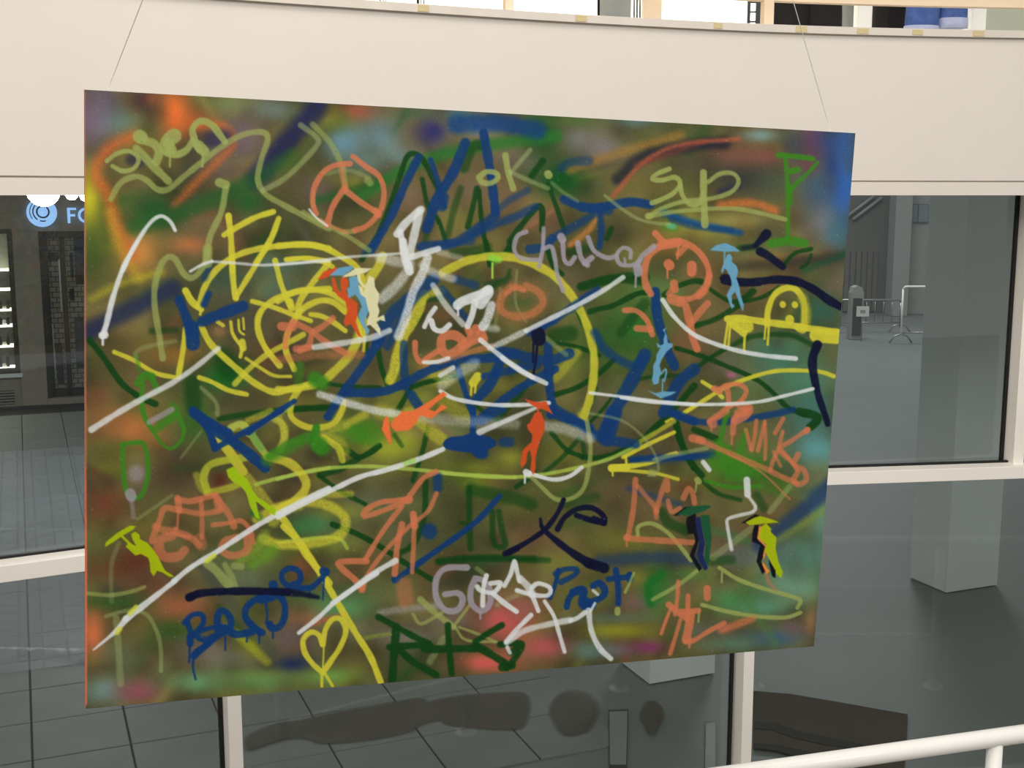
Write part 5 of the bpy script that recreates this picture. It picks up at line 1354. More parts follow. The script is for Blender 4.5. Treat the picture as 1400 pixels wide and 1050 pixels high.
# ---- orange
for (r, w, s, o, pts) in [
    ('B', 8, 1.6, .95, [(315, 455), (240, 462), (170, 500), (122, 580), (110, 660), (130, 730)]), ('B', 5, 2, .7, [(150, 760), (220, 800), (300, 832)]), ('B', 8, 1.6, .93, [(340, 820), (400, 800), (455, 750), (490, 690), (500, 600), (470, 520), (400, 470), (330, 415)]), ('B', 8, 2, .6, [(265, 470), (275, 540), (292, 590)]), ('B', 9, 1.8, .95, [(285, 590), (220, 690), (190, 790)]), ('B', 9, 1.6, .95, [(295, 605), (380, 670), (465, 722)]), ('B', 10, 2, .95, [(455, 715), (470, 735)]),
    ('C', 9, 1.6, .96, [(985, 715), (1040, 765), (1120, 760), (1200, 798), (1255, 860), (1280, 940), (1262, 1020), (1225, 1060)]), ('C', 10, 1.6, .96, [(1040, 775), (965, 820), (930, 900), (932, 990), (962, 1048)]), ('C', 14, 2, .96, [(1020, 780), (1110, 765)]), ('C', 8, 2, .9, [(1150, 790), (1112, 830)]), ('C', 3, 1.2, .96, [(1112, 790), (1106, 855)]), ('C', 15, 1.5, .97, [(1058, 885), (1064, 892)]), ('C', 3, 1.2, .97, [(1053, 900), (1053, 960)]), ('C', 14, 1.5, .97, [(1185, 892), (1185, 928)]), ('C', 12, 1.6, .97, [(1088, 990), (1094, 1022)]), ('C', 8, 1.6, .9, [(1060, 1048), (1080, 1020)]),
    ('H', 9, 1.8, .93, [(510, 200), (480, 270), (420, 325), (340, 340)]), ('H', 16, 2.5, .9, [(295, 335), (340, 350)]), ('H', 8, 1.8, .93, [(20, 400), (90, 405), (150, 460), (180, 540)]), ('H', 9, 2, .9, [(90, 505), (170, 510)]), ('H', 11, 2, .9, [(375, 375), (400, 480), (415, 560), (440, 625)]), ('H', 10, 2, .85, [(500, 360), (440, 430), (405, 480)]),
    ('F', 8, 1.5, .96, [(752, 555), (755, 620), (785, 660), (830, 630), (880, 600)]), ('F', 13, 1.6, .95, [(895, 585), (900, 530), (960, 512), (1010, 545), (990, 590), (930, 620), (895, 590)]), ('F', 13, 1.8, .92, [(1010, 570), (1060, 530), (1085, 480)]), ('F', 14, 1.6, .95, [(1115, 505), (1125, 535)]), ('F', 8, 1.6, .92, [(1120, 530), (1060, 560), (1000, 600)]), ('F', 10, 2, .95, [(1040, 480), (1050, 500)]),
    ('F', 13, 2.2, .88, [(20, 465), (80, 470)]), ('F', 9, 2, .85, [(90, 445), (180, 490), (260, 550), (370, 612)]), ('F', 9, 2, .85, [(300, 422), (240, 470), (190, 500), (170, 570), (120, 600)]), ('F', 8, 2, .85, [(80, 440), (50, 520), (40, 580)]), ('F', 10, 3, .8, [(100, 590), (180, 580)]),
    ('I', 9, 1.8, .93, [(575, 495), (650, 500), (770, 468)]), ('I', 10, 2.5, .9, [(780, 470), (810, 520), (850, 570), (880, 640)]), ('I', 9, 1.8, .93, [(570, 485), (580, 550)]), ('I', 9, 2, .9, [(580, 550), (500, 540), (475, 600), (440, 690), (430, 720)]), ('I', 8, 2.5, .88, [(580, 550), (700, 570), (800, 555)]), ('I', 7, 2.5, .85, [(700, 500), (705, 600), (705, 700)]), ('I', 12, 3, .8, [(790, 500), (800, 540)]), ('I', 7, 1.8, .93, [(765, 632), (860, 620), (920, 610), (968, 660), (985, 730)]), ('I', 13, 3, .85, [(540, 690), (470, 720), (490, 800), (570, 805), (610, 770)]), ('I', 10, 3, .8, [(450, 640), (500, 660), (560, 670), (640, 700), (690, 740)]), ('I', 11, 2.2, .9, [(890, 700), (830, 725), (815, 770), (870, 800), (950, 770), (950, 690)]), ('I', 3, 1.3, .95, [(575, 550), (570, 650)]), ('I', 6, 2, .9, [(560, 650), (570, 680), (640, 700)]), ('I', 16, 5, .6, [(690, 710), (700, 740)]),
    ('J', 8, 2, .9, [(865, 342), (800, 375), (740, 450), (705, 500)]), ('J', 12, 2, .93, [(690, 500), (720, 495)]), ('J', 8, 1.8, .93, [(700, 495), (560, 510), (480, 555), (475, 585), (560, 560), (660, 520)]), ('J', 7.5, 1.8, .93, [(680, 530), (580, 660), (480, 820)]), ('J', 9, 1.8, .93, [(485, 830), (340, 835), (350, 870), (420, 930), (460, 975)]), ('J', 6.5, 1.8, .85, [(870, 460), (820, 560), (720, 640), (600, 760), (500, 890), (465, 970)]), ('J', 9, 1.8, .93, [(680, 630), (655, 740), (640, 900)]), ('J', 7, 2.2, .88, [(745, 590), (745, 700), (735, 890)]), ('J', 11, 1.8, .95, [(742, 575), (748, 640)]), ('J', 20, 10, .5, [(690, 960), (700, 1040)]), ('J', 11, 2, .93, [(465, 960), (460, 985)]),
    ('H', 8, 1.8, .92, [(610, 840), (622, 900), (622, 960)]), ('H', 7, 1.8, .92, [(565, 860), (620, 832), (690, 832), (725, 870), (690, 930), (640, 952)]), ('H', 7, 1.8, .92, [(640, 950), (580, 990), (510, 1045)]), ('H', 12, 2, .9, [(690, 950), (740, 970), (720, 1010), (660, 1040)]), ('H', 10, 2, .9, [(540, 855), (570, 870)]),
    ('L', 13, 1.8, .95, [(612, 72), (622, 78)]), ('L', 7, 1.8, .92, [(700, 10), (640, 50)]), ('L', 3, 1.2, .92, [(612, 80), (612, 115)]), ('L', 9, 2, .92, [(790, 10), (740, 50), (730, 130)]), ('L', 3, 1.3, .9, [(727, 130), (723, 190)]), ('L', 13, 2, .92, [(760, 20), (800, 10)]),
    ('L', 12, 1.8, .95, [(508, 158), (560, 170)]), ('L', 8, 2, .88, [(540, 165), (620, 200), (760, 260), (900, 320), (1000, 370), (1080, 402)]), ('L', 3, 1.6, .8, [(700, 240), (880, 340), (1040, 490)]), ('L', 6, 1.8, .92, [(800, 110), (830, 220)]), ('L', 6, 1.8, .92, [(858, 60), (848, 150), (832, 222)]), ('L', 6, 1.8, .92, [(905, 65), (885, 150), (866, 225)]), ('L', 5, 1.8, .9, [(905, 75), (908, 180), (905, 272)]), ('L', 6.5, 1.8, .92, [(1005, 50), (960, 128)]), ('L', 6, 1.8, .92, [(1002, 120), (975, 220), (945, 290), (934, 335)]), ('L', 7, 1.8, .93, [(1140, 108), (1050, 170), (985, 218), (1050, 285), (1080, 330)]), ('L', 8, 2, .92, [(1085, 245), (1065, 300), (1115, 330), (1130, 385), (1085, 410), (1062, 385), (1085, 340)]), ('L', 5, 2, .85, [(950, 230), (990, 310)]), ('L', 6, 2, .9, [(1000, 225), (1060, 300)]), ('L', 9, 1.8, .93, [(1135, 112), (1130, 118)]),
    ('L', 8, 1.8, .9, [(198, 385), (185, 550), (155, 705)]), ('L', 9, 1.8, .92, [(150, 700), (160, 705), (300, 715), (510, 728)]), ('L', 3, 1.2, .9, [(150, 710), (150, 750)]), ('L', 7, 2.5, .8, [(210, 420), (260, 480), (310, 545), (312, 590)]), ('L', 8, 2, .88, [(310, 560), (345, 440), (368, 385), (372, 440)]), ('L', 7, 2, .88, [(375, 500), (395, 560), (440, 540)]), ('L', 8, 1.8, .9, [(460, 485), (488, 432), (512, 465), (520, 512)]),
    ('P', 6, 1.6, .95, [(430, 380), (425, 470), (412, 560)]), ('P', 9, 1.6, .95, [(378, 508), (430, 545), (540, 540)]), ('P', 7, 1.6, .95, [(484, 460), (480, 590)]), ('P', 5, 1.5, .95, [(392, 520), (360, 600), (337, 665)]), ('P', 6, 1.8, .9, [(442, 590), (415, 680), (385, 775)]), ('P', 12, 1.8, .95, [(500, 560), (485, 640), (472, 700)]), ('P', 7, 1.6, .95, [(470, 710), (510, 705), (600, 650), (680, 608)]), ('P', 9, 5, .6, [(660, 645), (760, 610), (840, 580)]), ('P', 11, 1.5, .97, [(588, 420), (588, 468)]), ('P', 4, 1.4, .95, [(495, 690), (490, 740)]), ('P', 8, 2, .95, [(440, 560), (470, 580)]),
    ('L', 5, 3, .6, [(905, 890), (930, 950), (960, 980)]),
]:
    st(r, OR, w, pts, s, o * (0.84 if r in ('L', 'I') else 0.95))
BO = (186, 106, 62)
st('G', (150, 92, 58), 24, [(470, 262), (400, 252), (345, 310), (345, 380), (430, 412), (520, 392), (572, 340), (550, 280), (480, 245)], 14, .4)
st('G', BO, 10, [(470, 262), (400, 252), (345, 310), (345, 380), (430, 412), (520, 392), (572, 340), (550, 280), (480, 245)], 4, .75)
st('G', OR, 7, [(465, 265), (420, 255), (370, 285)], 2, .6)
st('G', BO, 8, [(0, 660), (150, 612), (290, 575)], 3, .75)
st('F', BO, 11, [(0, 650), (200, 625), (460, 620)], 7, .5)
st('J', (130, 96, 60), 6, [(760, 30), (860, 90), (960, 140)], 3, .6)

# ---- navy
for (r, w, s, o, pts) in [
    ('K', (7, 8), 1.6, .98, [(685, 495), (650, 570), (580, 660), (470, 735), (365, 790)]), ('K', 9, 1.6, .98, [(380, 785), (430, 760)]), ('K', (5, 14), 1.8, .98, [(558, 600), (570, 650), (640, 715), (740, 790), (830, 845)]), ('K', 16, 2.2, .98, [(820, 840), (905, 868)]), ('K', 8, 1.6, .98, [(652, 655), (690, 592), (760, 545), (840, 540), (900, 580), (905, 620), (840, 608), (755, 580)]), ('K', 9, 1.8, .98, [(850, 600), (905, 622)]),
    ('M', 11, 2, .98, [(640, 387), (700, 365), (850, 355), (1050, 355), (1180, 360)]), ('M', (11, 5), 4, .9, [(1150, 358), (1250, 370), (1340, 388)]), ('M', 13, 2, .98, [(635, 388), (650, 382)]),
    ('G', 20, 1.6, .98, [(546, 508), (550, 535)]), ('G', 3, 1.2, .98, [(520, 560), (518, 662)]), ('G', 3.5, 1.2, .98, [(540, 570), (532, 660), (515, 755)]),
    ('H', 16, 2, .98, [(600, 220), (650, 230)]), ('H', 12, 1.8, .98, [(640, 235), (760, 238), (900, 222), (1020, 235), (1120, 282), (1200, 340), (1272, 380)]), ('D', (15, 7), 2, .97, [(805, 722), (775, 755), (735, 795)]), ('D', (13, 9), 2.5, .97, [(765, 830), (820, 860), (905, 925)]), ('H', (14, 8), 2, .97, [(1135, 600), (1108, 680), (1112, 760), (1140, 890), (1180, 1010), (1195, 1060)]), ('D', 6, 6, .7, [(720, 800), (660, 810)]),
]:
    st(r, NV, w, pts, s, o)

# ---- green word at the lower edge
for (w, pts) in [(9, [(550, 495), (650, 550), (740, 600), (825, 640)]), (12, [(648, 550), (635, 700), (625, 840)]), (10, [(610, 660), (720, 652), (830, 648)]), (10, [(660, 670), (740, 740), (865, 812)]), (9, [(930, 540), (935, 640), (950, 805)]), (11, [(800, 672), (1000, 668), (1100, 665)]), (9, [(1225, 540), (1140, 590), (1080, 630)]), (11, [(1080, 650), (1150, 690), (1240, 745)]), (9, [(1215, 645), (1335, 642), (1295, 720), (1250, 775)]), (12, [(1225, 770), (1280, 760)]), (8, [(1310, 660), (1270, 690)])]:
    st('N', DG, w, pts, 2.8, .96)

# ---- mauve
for (r, w, s, o, pts) in [
    ('C', 6.5, 1.6, .92, [(280, 708), (232, 730), (214, 800), (250, 852), (345, 862)]), ('C', 6, 1.6, .92, [(375, 688), (370, 800), (350, 900)]), ('C', 6.5, 1.6, .92, [(378, 800), (418, 790), (438, 860), (450, 940), (482, 1030)]), ('C', 7, 1.6, .92, [(480, 765), (488, 860), (518, 882), (545, 848)]), ('C', 12, 1.6, .93, [(470, 735), (478, 750)]), ('C', 8, 1.8, .92, [(562, 770), (580, 850), (615, 890)]), ('C', 8, 1.8, .92, [(600, 880), (638, 850)]), ('C', 7, 1.8, .92, [(618, 738), (650, 810), (720, 850), (770, 842)]), ('C', 6, 1.6, .93, [(850, 850), (850, 810), (810, 795), (775, 835), (795, 885), (860, 890), (900, 865)]), ('C', 8, 2, .9, [(978, 788), (915, 840), (890, 890)]), ('C', 13, 1.8, .92, [(890, 905), (892, 930)]), ('C', 3, 1.2, .92, [(880, 945), (878, 1010)]), ('C', 4, 1.4, .9, [(818, 855), (822, 885)]),
    ('I', 20, 12, .6, [(345, 350)]), ('I', 16, 2.5, .85, [(312, 460), (318, 475)]), ('I', 6, 3, .5, [(320, 500), (330, 590)]), ('E', 8, 3, .75, [(415, 990), (540, 920)]),
    ('N', 9, 1.6, .92, [(1035, 225), (920, 230), (868, 290), (868, 390), (920, 458), (985, 455), (1012, 400), (985, 365), (915, 372)]), ('N', 9, 1.6, .92, [(1075, 300), (1055, 350), (1060, 420), (1110, 462), (1160, 420), (1158, 340), (1120, 295), (1080, 285)]), ('N', 3, 1.3, .9, [(1108, 465), (1108, 505)]),
]:
    st(r, MV, w, pts, s, o)

# ---- white
for (r, w, s, o, pts) in [
    ('A', (7, 5), 1.8, .92, [(270, 1040), (340, 900), (420, 780), (480, 742), (530, 770), (558, 820)]), ('E', (6, 9), 1.8, .95, [(352, 0), (280, 130), (220, 300), (185, 440), (165, 510)]), ('E', 12, 1.6, .96, [(160, 515), (172, 512)]), ('E', 3.5, 1.2, .95, [(162, 530), (162, 565)]), ('E', 4, 2.2, .78, [(760, 110), (900, 120), (1030, 130), (1200, 120), (1400, 108)]), ('F', 4, 2.2, .78, [(0, 130), (200, 108), (400, 85), (560, 75), (680, 65)]), ('E', 4, 2, .9, [(640, 165), (700, 130), (760, 108)]), ('E', (9, 7), 2.5, .85, [(100, 1030), (250, 935), (400, 850), (550, 770), (680, 680), (795, 585)]),
    ('B', 11, 2.2, .92, [(572, 840), (620, 780), (690, 715), (705, 705)]), ('B', 12, 2.5, .88, [(695, 720), (670, 830), (640, 960)]), ('B', 9, 2, .92, [(590, 830), (610, 930), (640, 1020)]), ('F', 12, 2, .92, [(685, 0), (695, 80), (722, 165)]), ('F', 9, 2.2, .9, [(735, 85), (810, 62), (880, 40)]), ('F', 14, 6, .65, [(720, 150), (650, 240), (570, 315)]), ('F', 12, 4, .82, [(820, 90), (790, 180), (740, 280), (700, 420), (660, 520)]), ('F', 14, 7, .6, [(560, 90), (650, 110), (720, 120)]), ('F', 10, 6, .55, [(790, 130), (850, 170), (960, 205)]), ('F', 8, 5, .4, [(880, 60), (1000, 90)]),
    ('F', 8, 3, .72, [(850, 240), (920, 350), (1015, 455)]), ('F', 7, 2, .88, [(1110, 540), (1250, 650), (1395, 745)]), ('G', 7, 2, .9, [(350, 640), (450, 710), (590, 778)]), ('F', 14, 1.8, .95, [(1155, 265), (1090, 300), (1010, 330), (985, 350)]), ('F', 17, 2.2, .93, [(1150, 280), (1110, 340)]), ('F', 3, 1.2, .95, [(985, 360), (988, 402)]), ('F', 9, 1.8, .93, [(1080, 330), (1065, 400), (1040, 465)]), ('F', 12, 3.5, .82, [(1170, 350), (1150, 420), (1125, 465)]), ('F', 9, 5, .5, [(1130, 470), (1200, 480)]),
    ('F', 7, 1.6, .95, [(862, 365), (830, 410), (803, 468)]), ('F', 8, 1.6, .95, [(840, 435), (858, 480), (900, 490), (940, 458)]), ('F', 6, 1.6, .95, [(800, 662), (870, 660), (935, 640)]), ('G', 7, 2, .88, [(1010, 197), (900, 270), (760, 350), (600, 430), (480, 490)]), ('G', 8, 4, .7, [(480, 490), (370, 545), (280, 585)]), ('G', 6, 1.6, .95, [(10, 820), (100, 865), (300, 895), (480, 895), (605, 885)]), ('G', (5, 9), 2.6, .85, [(560, 900), (400, 970), (225, 1045)]),
    ('J', 7.5, 1.5, .96, [(905, 218), (780, 270), (600, 330), (450, 370), (300, 440), (150, 510), (0, 590)]), ('I', 7.5, 1.5, .96, [(1400, 430), (1200, 530), (1000, 640), (800, 770), (650, 860), (550, 940)]), ('M', (7, 10), 1.5, .95, [(560, 295), (400, 420), (290, 505)]), ('M', (9, 2), 1.6, .95, [(290, 505), (230, 575), (110, 675)]), ('J', (8, 7), 1.8, .92, [(645, 828), (520, 900), (400, 990), (300, 1060)]), ('N', (8, 6), 1.6, .94, [(540, 255), (330, 400), (220, 500), (115, 582)]),
    ('H', 6.5, 1.6, .92, [(240, 340), (310, 440), (420, 540), (560, 600), (700, 640), (850, 665), (1010, 680)]), ('H', 5, 1.5, .93, [(0, 908), (150, 930), (350, 945), (600, 945), (800, 930), (950, 895), (1110, 855)]), ('G', 4.5, 1.5, .93, [(830, 830), (1000, 850), (1200, 875), (1400, 892)]), ('F', 10, 5, .75, [(230, 838), (400, 890), (550, 930), (660, 945)]), ('F', 14, 9, .4, [(760, 960), (1000, 985), (1300, 1000)]), ('K', 14, 8, .5, [(580, 90), (700, 110), (830, 160)]), ('F', 8, 3, .8, [(200, 580), (400, 550), (520, 525), (612, 488)]), ('F', 14, 8, .5, [(900, 790), (960, 740), (1080, 670)]), ('F', 7, 2.5, .85, [(890, 735), (960, 692)]),
    ('K', 6, 1.5, .95, [(500, 350), (560, 370), (640, 385), (720, 365), (785, 318)]), ('K', 9, 1.5, .96, [(480, 345), (495, 352)]), ('K', 3, 1.2, .95, [(474, 360), (473, 402)]), ('L', 7, 1.8, .9, [(568, 288), (600, 330)]), ('L', 9, 1.8, .92, [(806, 385), (810, 465)]), ('L', 5, 2, .85, [(818, 480), (852, 530), (838, 560), (760, 580), (702, 600), (700, 640), (722, 765)]),
    ('O', 7, 1.5, .96, [(262, 270), (246, 330), (240, 432)]), ('O', 7, 1.5, .95, [(212, 330), (230, 350), (300, 362), (338, 310), (285, 312)]), ('O', 7.5, 1.5, .96, [(300, 370), (360, 420), (425, 465)]), ('O', 6.5, 1.6, .94, [(360, 325), (395, 260), (415, 190), (430, 250), (442, 300)]), ('O', 10, 3, .85, [(445, 285), (490, 330), (510, 370)]), ('O', 7, 1.5, .95, [(505, 360), (525, 410), (545, 462)]), ('O', 6.5, 1.5, .95, [(428, 350), (520, 375), (600, 376), (608, 335), (545, 312), (510, 335)]),
    ('O', 6, 1.6, .94, [(580, 410), (630, 490), (660, 590), (688, 685)]), ('O', 7, 1.6, .93, [(505, 485), (430, 560), (370, 630)]), ('O', 8, 3, .82, [(370, 635), (470, 570), (600, 535), (720, 512)]), ('O', 6.5, 1.6, .93, [(720, 515), (760, 500), (800, 470)]), ('O', 8, 2, .9, [(820, 460), (835, 570), (880, 665), (940, 722)]), ('O', 4, 1.5, .9, [(855, 420), (830, 465)]), ('O', 6, 2, .9, [(375, 660), (388, 690)]), ('O', 5, 1.6, .8, [(845, 350), (870, 372)]), ('B', 3, 1.2, .9, [(92, 705), (130, 750), (190, 795)]),
]:
    st(r, WH, w, pts, s, o)
for pts in ([(730, 188), (770, 160)], [(240, 580), (255, 560)], [(310, 475), (345, 440)]):
    st('M', (206, 200, 60), 7, pts, 2, .85)
st('J', (150, 190, 80), 7, [(700, 298), (745, 280)], 2, .8)

# ---- stencilled umbrella figures
def fig(reg, col, parts, lines=()):
    for p in parts: poly(reg, col, p)
    for (w, p) in lines: st(reg, col, w, p, 1.2, .97)


fig('H', SB, [[(512, 52), (550, 22), (605, 10), (650, 30), (690, 58), (600, 60)], [(605, 100), (612, 80), (628, 72), (642, 90), (640, 118), (668, 142), (677, 172), (668, 215), (682, 255), (692, 312), (710, 372), (706, 408), (690, 375), (660, 292), (640, 312), (642, 360), (658, 376), (640, 392), (624, 350), (610, 312), (640, 252), (634, 212), (613, 172), (600, 155), (586, 188), (578, 170), (595, 120)]], [(2.2, [(598, 55), (598, 130)])])
fig('H', SB, [[(265, 498), (240, 515), (255, 535), (245, 570), (247, 595), (228, 606), (205, 588), (212, 618), (228, 615), (205, 660), (203, 690), (186, 720), (186, 770), (178, 800), (188, 832), (217, 825), (222, 790), (234, 765), (222, 720), (238, 680), (264, 640), (297, 612), (299, 594), (270, 590), (266, 550), (252, 520)], [(148, 864), (200, 882), (240, 872), (322, 874), (290, 892), (230, 912), (190, 888)]], [(2.6, [(232, 770), (256, 742), (262, 760), (250, 812)]), (2, [(242, 800), (238, 868)])])
fig('F', RO, [[(218, 207), (250, 165), (322, 142), (332, 160), (270, 197), (225, 212)], [(345, 205), (365, 194), (387, 210), (382, 250), (372, 280), (400, 310), (437, 340), (437, 400), (427, 440), (452, 510), (464, 528), (440, 517), (400, 452), (370, 465), (360, 440), (380, 380), (370, 330), (330, 300), (303, 265), (293, 200), (310, 200), (330, 268), (350, 280), (345, 240)]])
fig('F', SB, [[(283, 187), (330, 147), (407, 133), (412, 150), (360, 187)], [(390, 200), (420, 188), (447, 200), (442, 240), (462, 290), (502, 330), (502, 370), (482, 420), (477, 450), (503, 488), (490, 520), (480, 490), (450, 440), (440, 400), (460, 360), (450, 330), (425, 290), (388, 312), (380, 258), (395, 250)]])
fig('F', CRM, [[(348, 197), (430, 145), (517, 148), (480, 172), (400, 192)], [(480, 240), (500, 188), (527, 200), (532, 250), (557, 290), (547, 350), (557, 380), (547, 418), (582, 403), (588, 438), (560, 430), (540, 442), (562, 480), (563, 518), (530, 480), (505, 457), (485, 463), (490, 430), (502, 400), (480, 310), (453, 290), (440, 236), (462, 252), (472, 280)]], [(4.5, [(440, 165), (450, 220), (475, 250)])])
fig('F', (228, 104, 52), [[(618, 1000), (640, 970), (680, 932), (740, 928), (790, 900), (840, 870), (907, 822), (928, 840), (870, 882), (828, 920), (860, 932), (900, 893), (928, 910), (890, 932), (840, 972), (780, 952), (760, 992), (720, 1035), (650, 1040), (625, 1022)], [(598, 955), (612, 1010), (620, 1120), (600, 1085), (570, 1030), (580, 980)]])
fig('J', (228, 104, 52), [[(595, 35), (572, 110), (600, 160), (624, 204), (620, 150), (610, 60)]])
fig('K', RO, [[(468, -58), (530, -40), (592, -42), (612, 0), (630, 30), (580, 2), (540, -8), (500, -30)], [(500, 75), (515, 45), (528, 20), (560, 14), (570, 40), (582, 70), (582, 112), (562, 160), (547, 202), (532, 262), (532, 322), (520, 360), (503, 332), (510, 270), (500, 222), (486, 242), (480, 292), (455, 322), (448, 300), (460, 230), (480, 205), (510, 180), (515, 140), (490, 110), (484, 85)]], [(3, [(545, -20), (545, 20)])])
fig('M', CH_, [[(173, 112), (180, 85), (240, 35), (310, -5), (342, -2), (330, 15), (270, 50), (220, 85)], [(318, 40), (340, 28), (362, 45), (367, 70), (407, 90), (442, 130), (467, 170), (482, 200), (502, 240), (552, 272), (530, 277), (490, 252), (460, 242), (440, 272), (424, 250), (420, 200), (410, 170), (370, 150), (340, 158), (288, 110), (300, 90), (345, 105), (325, 70)]], [(4, [(262, 48), (300, 85), (345, 130)])])
fig('I', (152, 176, 12), [[(838, 330), (880, 312), (912, 350), (952, 380), (982, 440), (1012, 480), (1112, 550), (1102, 582), (1050, 542), (1000, 502), (1022, 602), (1000, 592), (968, 530), (948, 460), (918, 420), (880, 402), (850, 372)]])
fig('L', BK, [[(403, 582), (470, 533), (520, 530), (450, 578)], [(478, 590), (527, 568), (532, 650), (548, 700), (532, 760), (517, 800), (562, 870), (545, 887), (492, 800), (525, 720), (515, 680), (485, 682), (474, 620)]])
fig('L', (24, 34, 74), [[(522, 590), (552, 588), (562, 660), (577, 730), (567, 800), (594, 870), (575, 882), (545, 830), (532, 790), (545, 720), (530, 660)]])
fig('L', (24, 76, 44), [[(425, 575), (485, 532), (600, 523), (612, 535), (560, 560), (480, 582)], [(552, 580), (602, 578), (607, 640), (614, 700), (602, 800), (597, 862), (572, 820), (580, 730), (562, 650)]])
fig('L', BK, [[(773, 622), (850, 573), (874, 580), (810, 622)], [(848, 632), (872, 630), (867, 720), (912, 742), (907, 792), (882, 832), (912, 880), (890, 902), (858, 830), (868, 780), (880, 742), (833, 722), (838, 660)]])
fig('L', (226, 130, 52), [[(872, 640), (890, 640), (885, 710), (915, 750), (905, 800), (890, 830), (930, 885), (912, 900), (890, 850), (895, 790), (905, 750), (862, 705)]])
fig('L', CH_, [[(798, 617), (850, 590), (880, 583), (940, 600), (982, 617), (870, 627), (820, 632)], [(885, 640), (910, 622), (937, 650), (937, 670), (967, 700), (962, 760), (977, 830), (1002, 890), (992, 922), (967, 902), (935, 830), (917, 800), (902, 770), (912, 740), (892, 720), (872, 700), (877, 670)]])
fig('L', BK, [[(924, 820), (962, 880), (962, 922), (943, 912), (928, 850)]])

# fine overspray speckle
for _ in range(420):
    x, y = random.uniform(120, 1150), random.uniform(150, 940)
    st('Z', random.choice([(150, 146, 120), (170, 160, 120), (120, 120, 100), (60, 60, 50)]), random.uniform(.8, 1.8), [(x, y)], 1.0, .7)

# orange overspray on the left rim
st('Z', (206, 110, 92), 3.5, [(115, 126), (116, 400), (117, 640)], 2, .6)
st('Z', (226, 108, 76), 4, [(116, 640), (117, 800), (117, 962)], 2, .9)
IMG = np.clip(IMG + (GR - .5)[..., None] * 11, 0, 255)

# ---- canvas mesh: a fine grid whose vertices carry the paint colours
NX, NY = 900, 660
su = np.linspace(0, 1, NX); sv = np.linspace(0, 1, NY)
SU, SV = np.meshgrid(su, sv)
hp = np.stack([SU, SV, np.ones_like(SU)], -1) @ HM.T
px = hp[..., 0] / hp[..., 2]; py = hp[..., 1] / hp[..., 2]
fx = np.clip((px - PX0) * RS, 0, NWX - 1.001); fy = np.clip((py - PY0) * RS, 0, NWY - 1.001)
ix = fx.astype(int); iy = fy.astype(int); tx = (fx - ix)[..., None]; ty = (fy - iy)[..., None]
ix1 = np.minimum(ix + 1, NWX - 1); iy1 = np.minimum(iy + 1, NWY - 1)
SRGB = (IMG[iy, ix] * (1 - tx) + IMG[iy, ix1] * tx) * (1 - ty) + (IMG[iy1, ix] * (1 - tx) + IMG[iy1, ix1] * tx) * ty
SRGB = SRGB / 255.0
LIN = np.where(SRGB <= 0.04045, SRGB / 12.92, ((SRGB + 0.055) / 1.055) ** 2.4) * CANVAS_GAIN
# canvas local frame: origin at the top left corner; slight belly of the cloth
ORG = np.array(TL)
ax = np.array(ex_); ay = np.array(ey_); an = np.array(nrm_)
belly = 0.004 * np.sin(math.pi * SU) * np.sin(math.pi * SV)
CO = ax * SU[..., None] + ay * SV[..., None] + an * belly[..., None]
cent = np.array(ax) * 0.5 + np.array(ay)          # base of the thing: middle of the lower edge
CO = CO - cent
nv = NX * NY
me = bpy.data.meshes.new('canvas_face')
me.vertices.add(nv)
me.vertices.foreach_set('co', CO.reshape(-1).astype(np.float32))
idx = np.arange(nv, dtype=np.int32).reshape(NY, NX)
quads = np.stack([idx[:-1, :-1], idx[1:, :-1], idx[1:, 1:], idx[:-1, 1:]], -1).reshape(-1, 4)
nq = len(quads)
me.loops.add(nq * 4)
me.loops.foreach_set('vertex_index', quads.reshape(-1))
me.polygons.add(nq)
me.polygons.foreach_set('loop_start', np.arange(0, nq * 4, 4, dtype=np.int32))
me.polygons.foreach_set('loop_total', np.full(nq, 4, np.int32))
me.polygons.foreach_set('use_smooth', np.ones(nq, bool))
me.update(calc_edges=True)
ca = me.color_attributes.new('paint', 'FLOAT_COLOR', 'POINT')
ca.data.foreach_set('color', np.concatenate([LIN.reshape(-1, 3), np.ones((nv, 1))], 1).astype(np.float32).reshape(-1))

pm = bpy.data.materials.new('spray_paint_on_canvas')
pm.use_nodes = True
nt = pm.node_tree
b = nt.nodes['Principled BSDF']
at_ = nt.nodes.new('ShaderNodeAttribute'); at_.attribute_name = 'paint'
nt.links.new(at_.outputs['Color'], b.inputs['Base Color'])
b.inputs['Roughness'].default_value = 0.6
b.inputs['Specular IOR Level'].default_value = 0.12
tcn = nt.nodes.new('ShaderNodeTexCoord')
nz = nt.nodes.new('ShaderNodeTexNoise'); nz.inputs['Scale'].default_value = 350
nt.links.new(tcn.outputs['Object'], nz.inputs['Vector'])
bp = nt.nodes.new('ShaderNodeBump'); bp.inputs['Strength'].default_value = 0.08; bp.inputs['Distance'].default_value = 0.001
nt.links.new(nz.outputs['Fac'], bp.inputs['Height']); nt.links.new(bp.outputs['Normal'], b.inputs['Normal'])

org = Vector(ORG + cent)
pt = thing('graffiti_canvas', 'large canvas sprayed with colourful graffiti hanging on two thin wires', 'painting', org)
link('painted_face', me, pm, pt)
exn, eyn = ex_.normalized(), ey_.normalized()
TLl = Vector(TL) - org


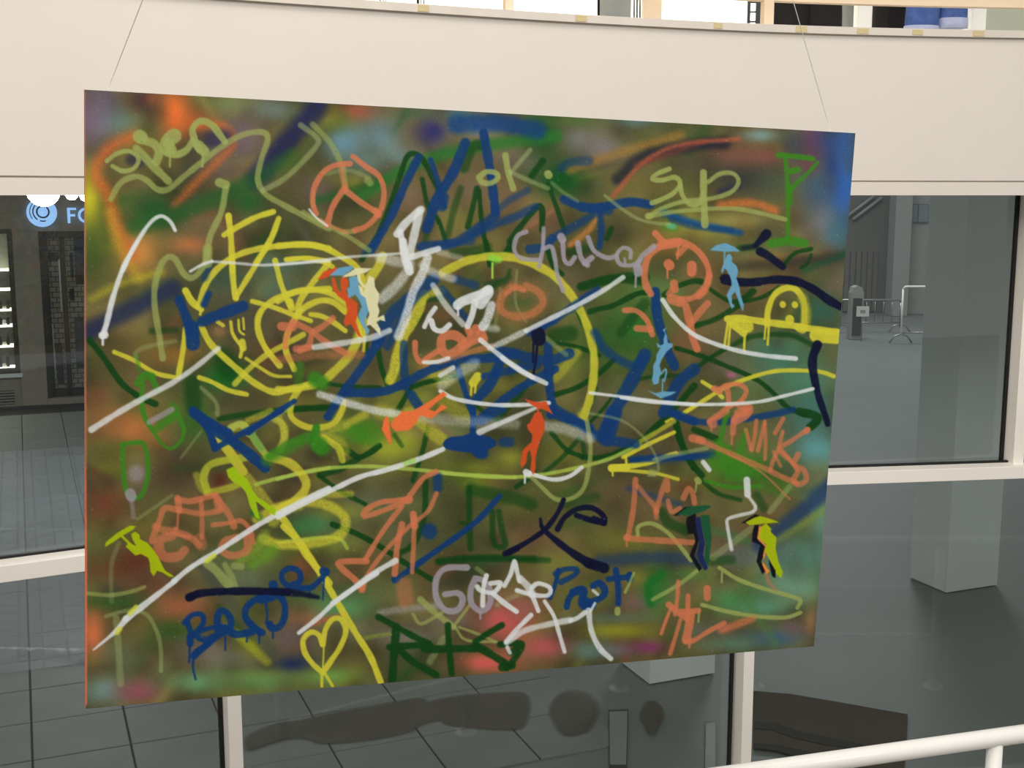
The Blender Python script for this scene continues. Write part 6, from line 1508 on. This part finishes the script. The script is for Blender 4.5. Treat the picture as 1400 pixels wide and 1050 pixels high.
def cbox(name, u0, u1, v0, v1, d0, d1, m):
    bm = bmesh.new()
    vs = []
    for dd_ in (d0, d1):
        for (uu, vv) in ((u0, v0), (u1, v0), (u1, v1), (u0, v1)):
            vs.append(bm.verts.new(TLl + exn * uu + eyn * vv + nrm_ * dd_))
    for f_ in ((0, 1, 2, 3), (7, 6, 5, 4), (0, 4, 5, 1), (1, 5, 6, 2), (2, 6, 7, 3), (3, 7, 4, 0)):
        bm.faces.new([vs[q_] for q_ in f_])
    return link(name, finish(bm), m, pt)


D0, D1 = 0.0015, 0.036
cbox('canvas_edge', 0, CW, -0.001, 0.003, D0, D1, 'edge')
cbox('canvas_edge', 0, CW, CH - 0.004, CH - 0.0004, D0, D1, 'edge')
cbox('canvas_edge', -0.001, 0.003, 0, CH, D0, D1, mat('orange_overspray', (214, 108, 80), 0.7))
cbox('canvas_edge', CW - 0.004, CW - 0.0004, 0, CH, D0, D1, 'edge')
for (u0, u1, v0, v1) in ((0.003, CW - 0.003, 0.003, 0.05), (0.003, CW - 0.003, CH - 0.05, CH - 0.003), (0.003, 0.05, 0.05, CH - 0.05), (CW - 0.05, CW - 0.003, 0.05, CH - 0.05), (CW / 2 - 0.025, CW / 2 + 0.025, 0.05, CH - 0.05)):
    cbox('stretcher_bar', u0, u1, v0, v1, 0.012, D1, 'wood')
# wires up to the ceiling beam
ZB = 5.9


# parameters along the top edge solved from the homography
def edge_t(xpix):
    ts = np.linspace(0, 1, 2001)
    q = np.stack([ts, ts * 0, np.ones_like(ts)], -1) @ HM.T
    return float(np.interp(xpix, q[:, 0] / q[:, 2], ts))


def wire2(xpix, qx, qy):
    s = Vector(TL) + ex_ * edge_t(xpix) + nrm_ * 0.018
    r = ray(qx, qy)
    tt = s.y / r.y
    p = Vector((0, 0, EYE)) + r * tt
    d = (p - s).normalized()
    e = s + d * ((ZB - s.z) / d.z)
    tube('hanging_wire', [s - org - d * 0.012, e - org], 0.0009, 'wire', pt, 6)
    tube('screw_eye', [s - org - Vector((0, 0, 0.01)), s - org + Vector((0, 0, 0.001))], 0.003, 'steel', pt, 8)
    return e


w1 = wire2(146, 195, 0)
w2 = wire2(1142, 1084, 0)
bc = (w1 + w2) / 2
dd = (w2 - w1)
tag(box('ceiling_beam', (bc.x, bc.y, ZB + 0.06), (dd.length + 5.5, 0.10, 0.14), 'frame', None, 0.004, math.atan2(dd.y, dd.x)), 'cream steel beam under the hall ceiling carrying the canvas wires', kind='structure')
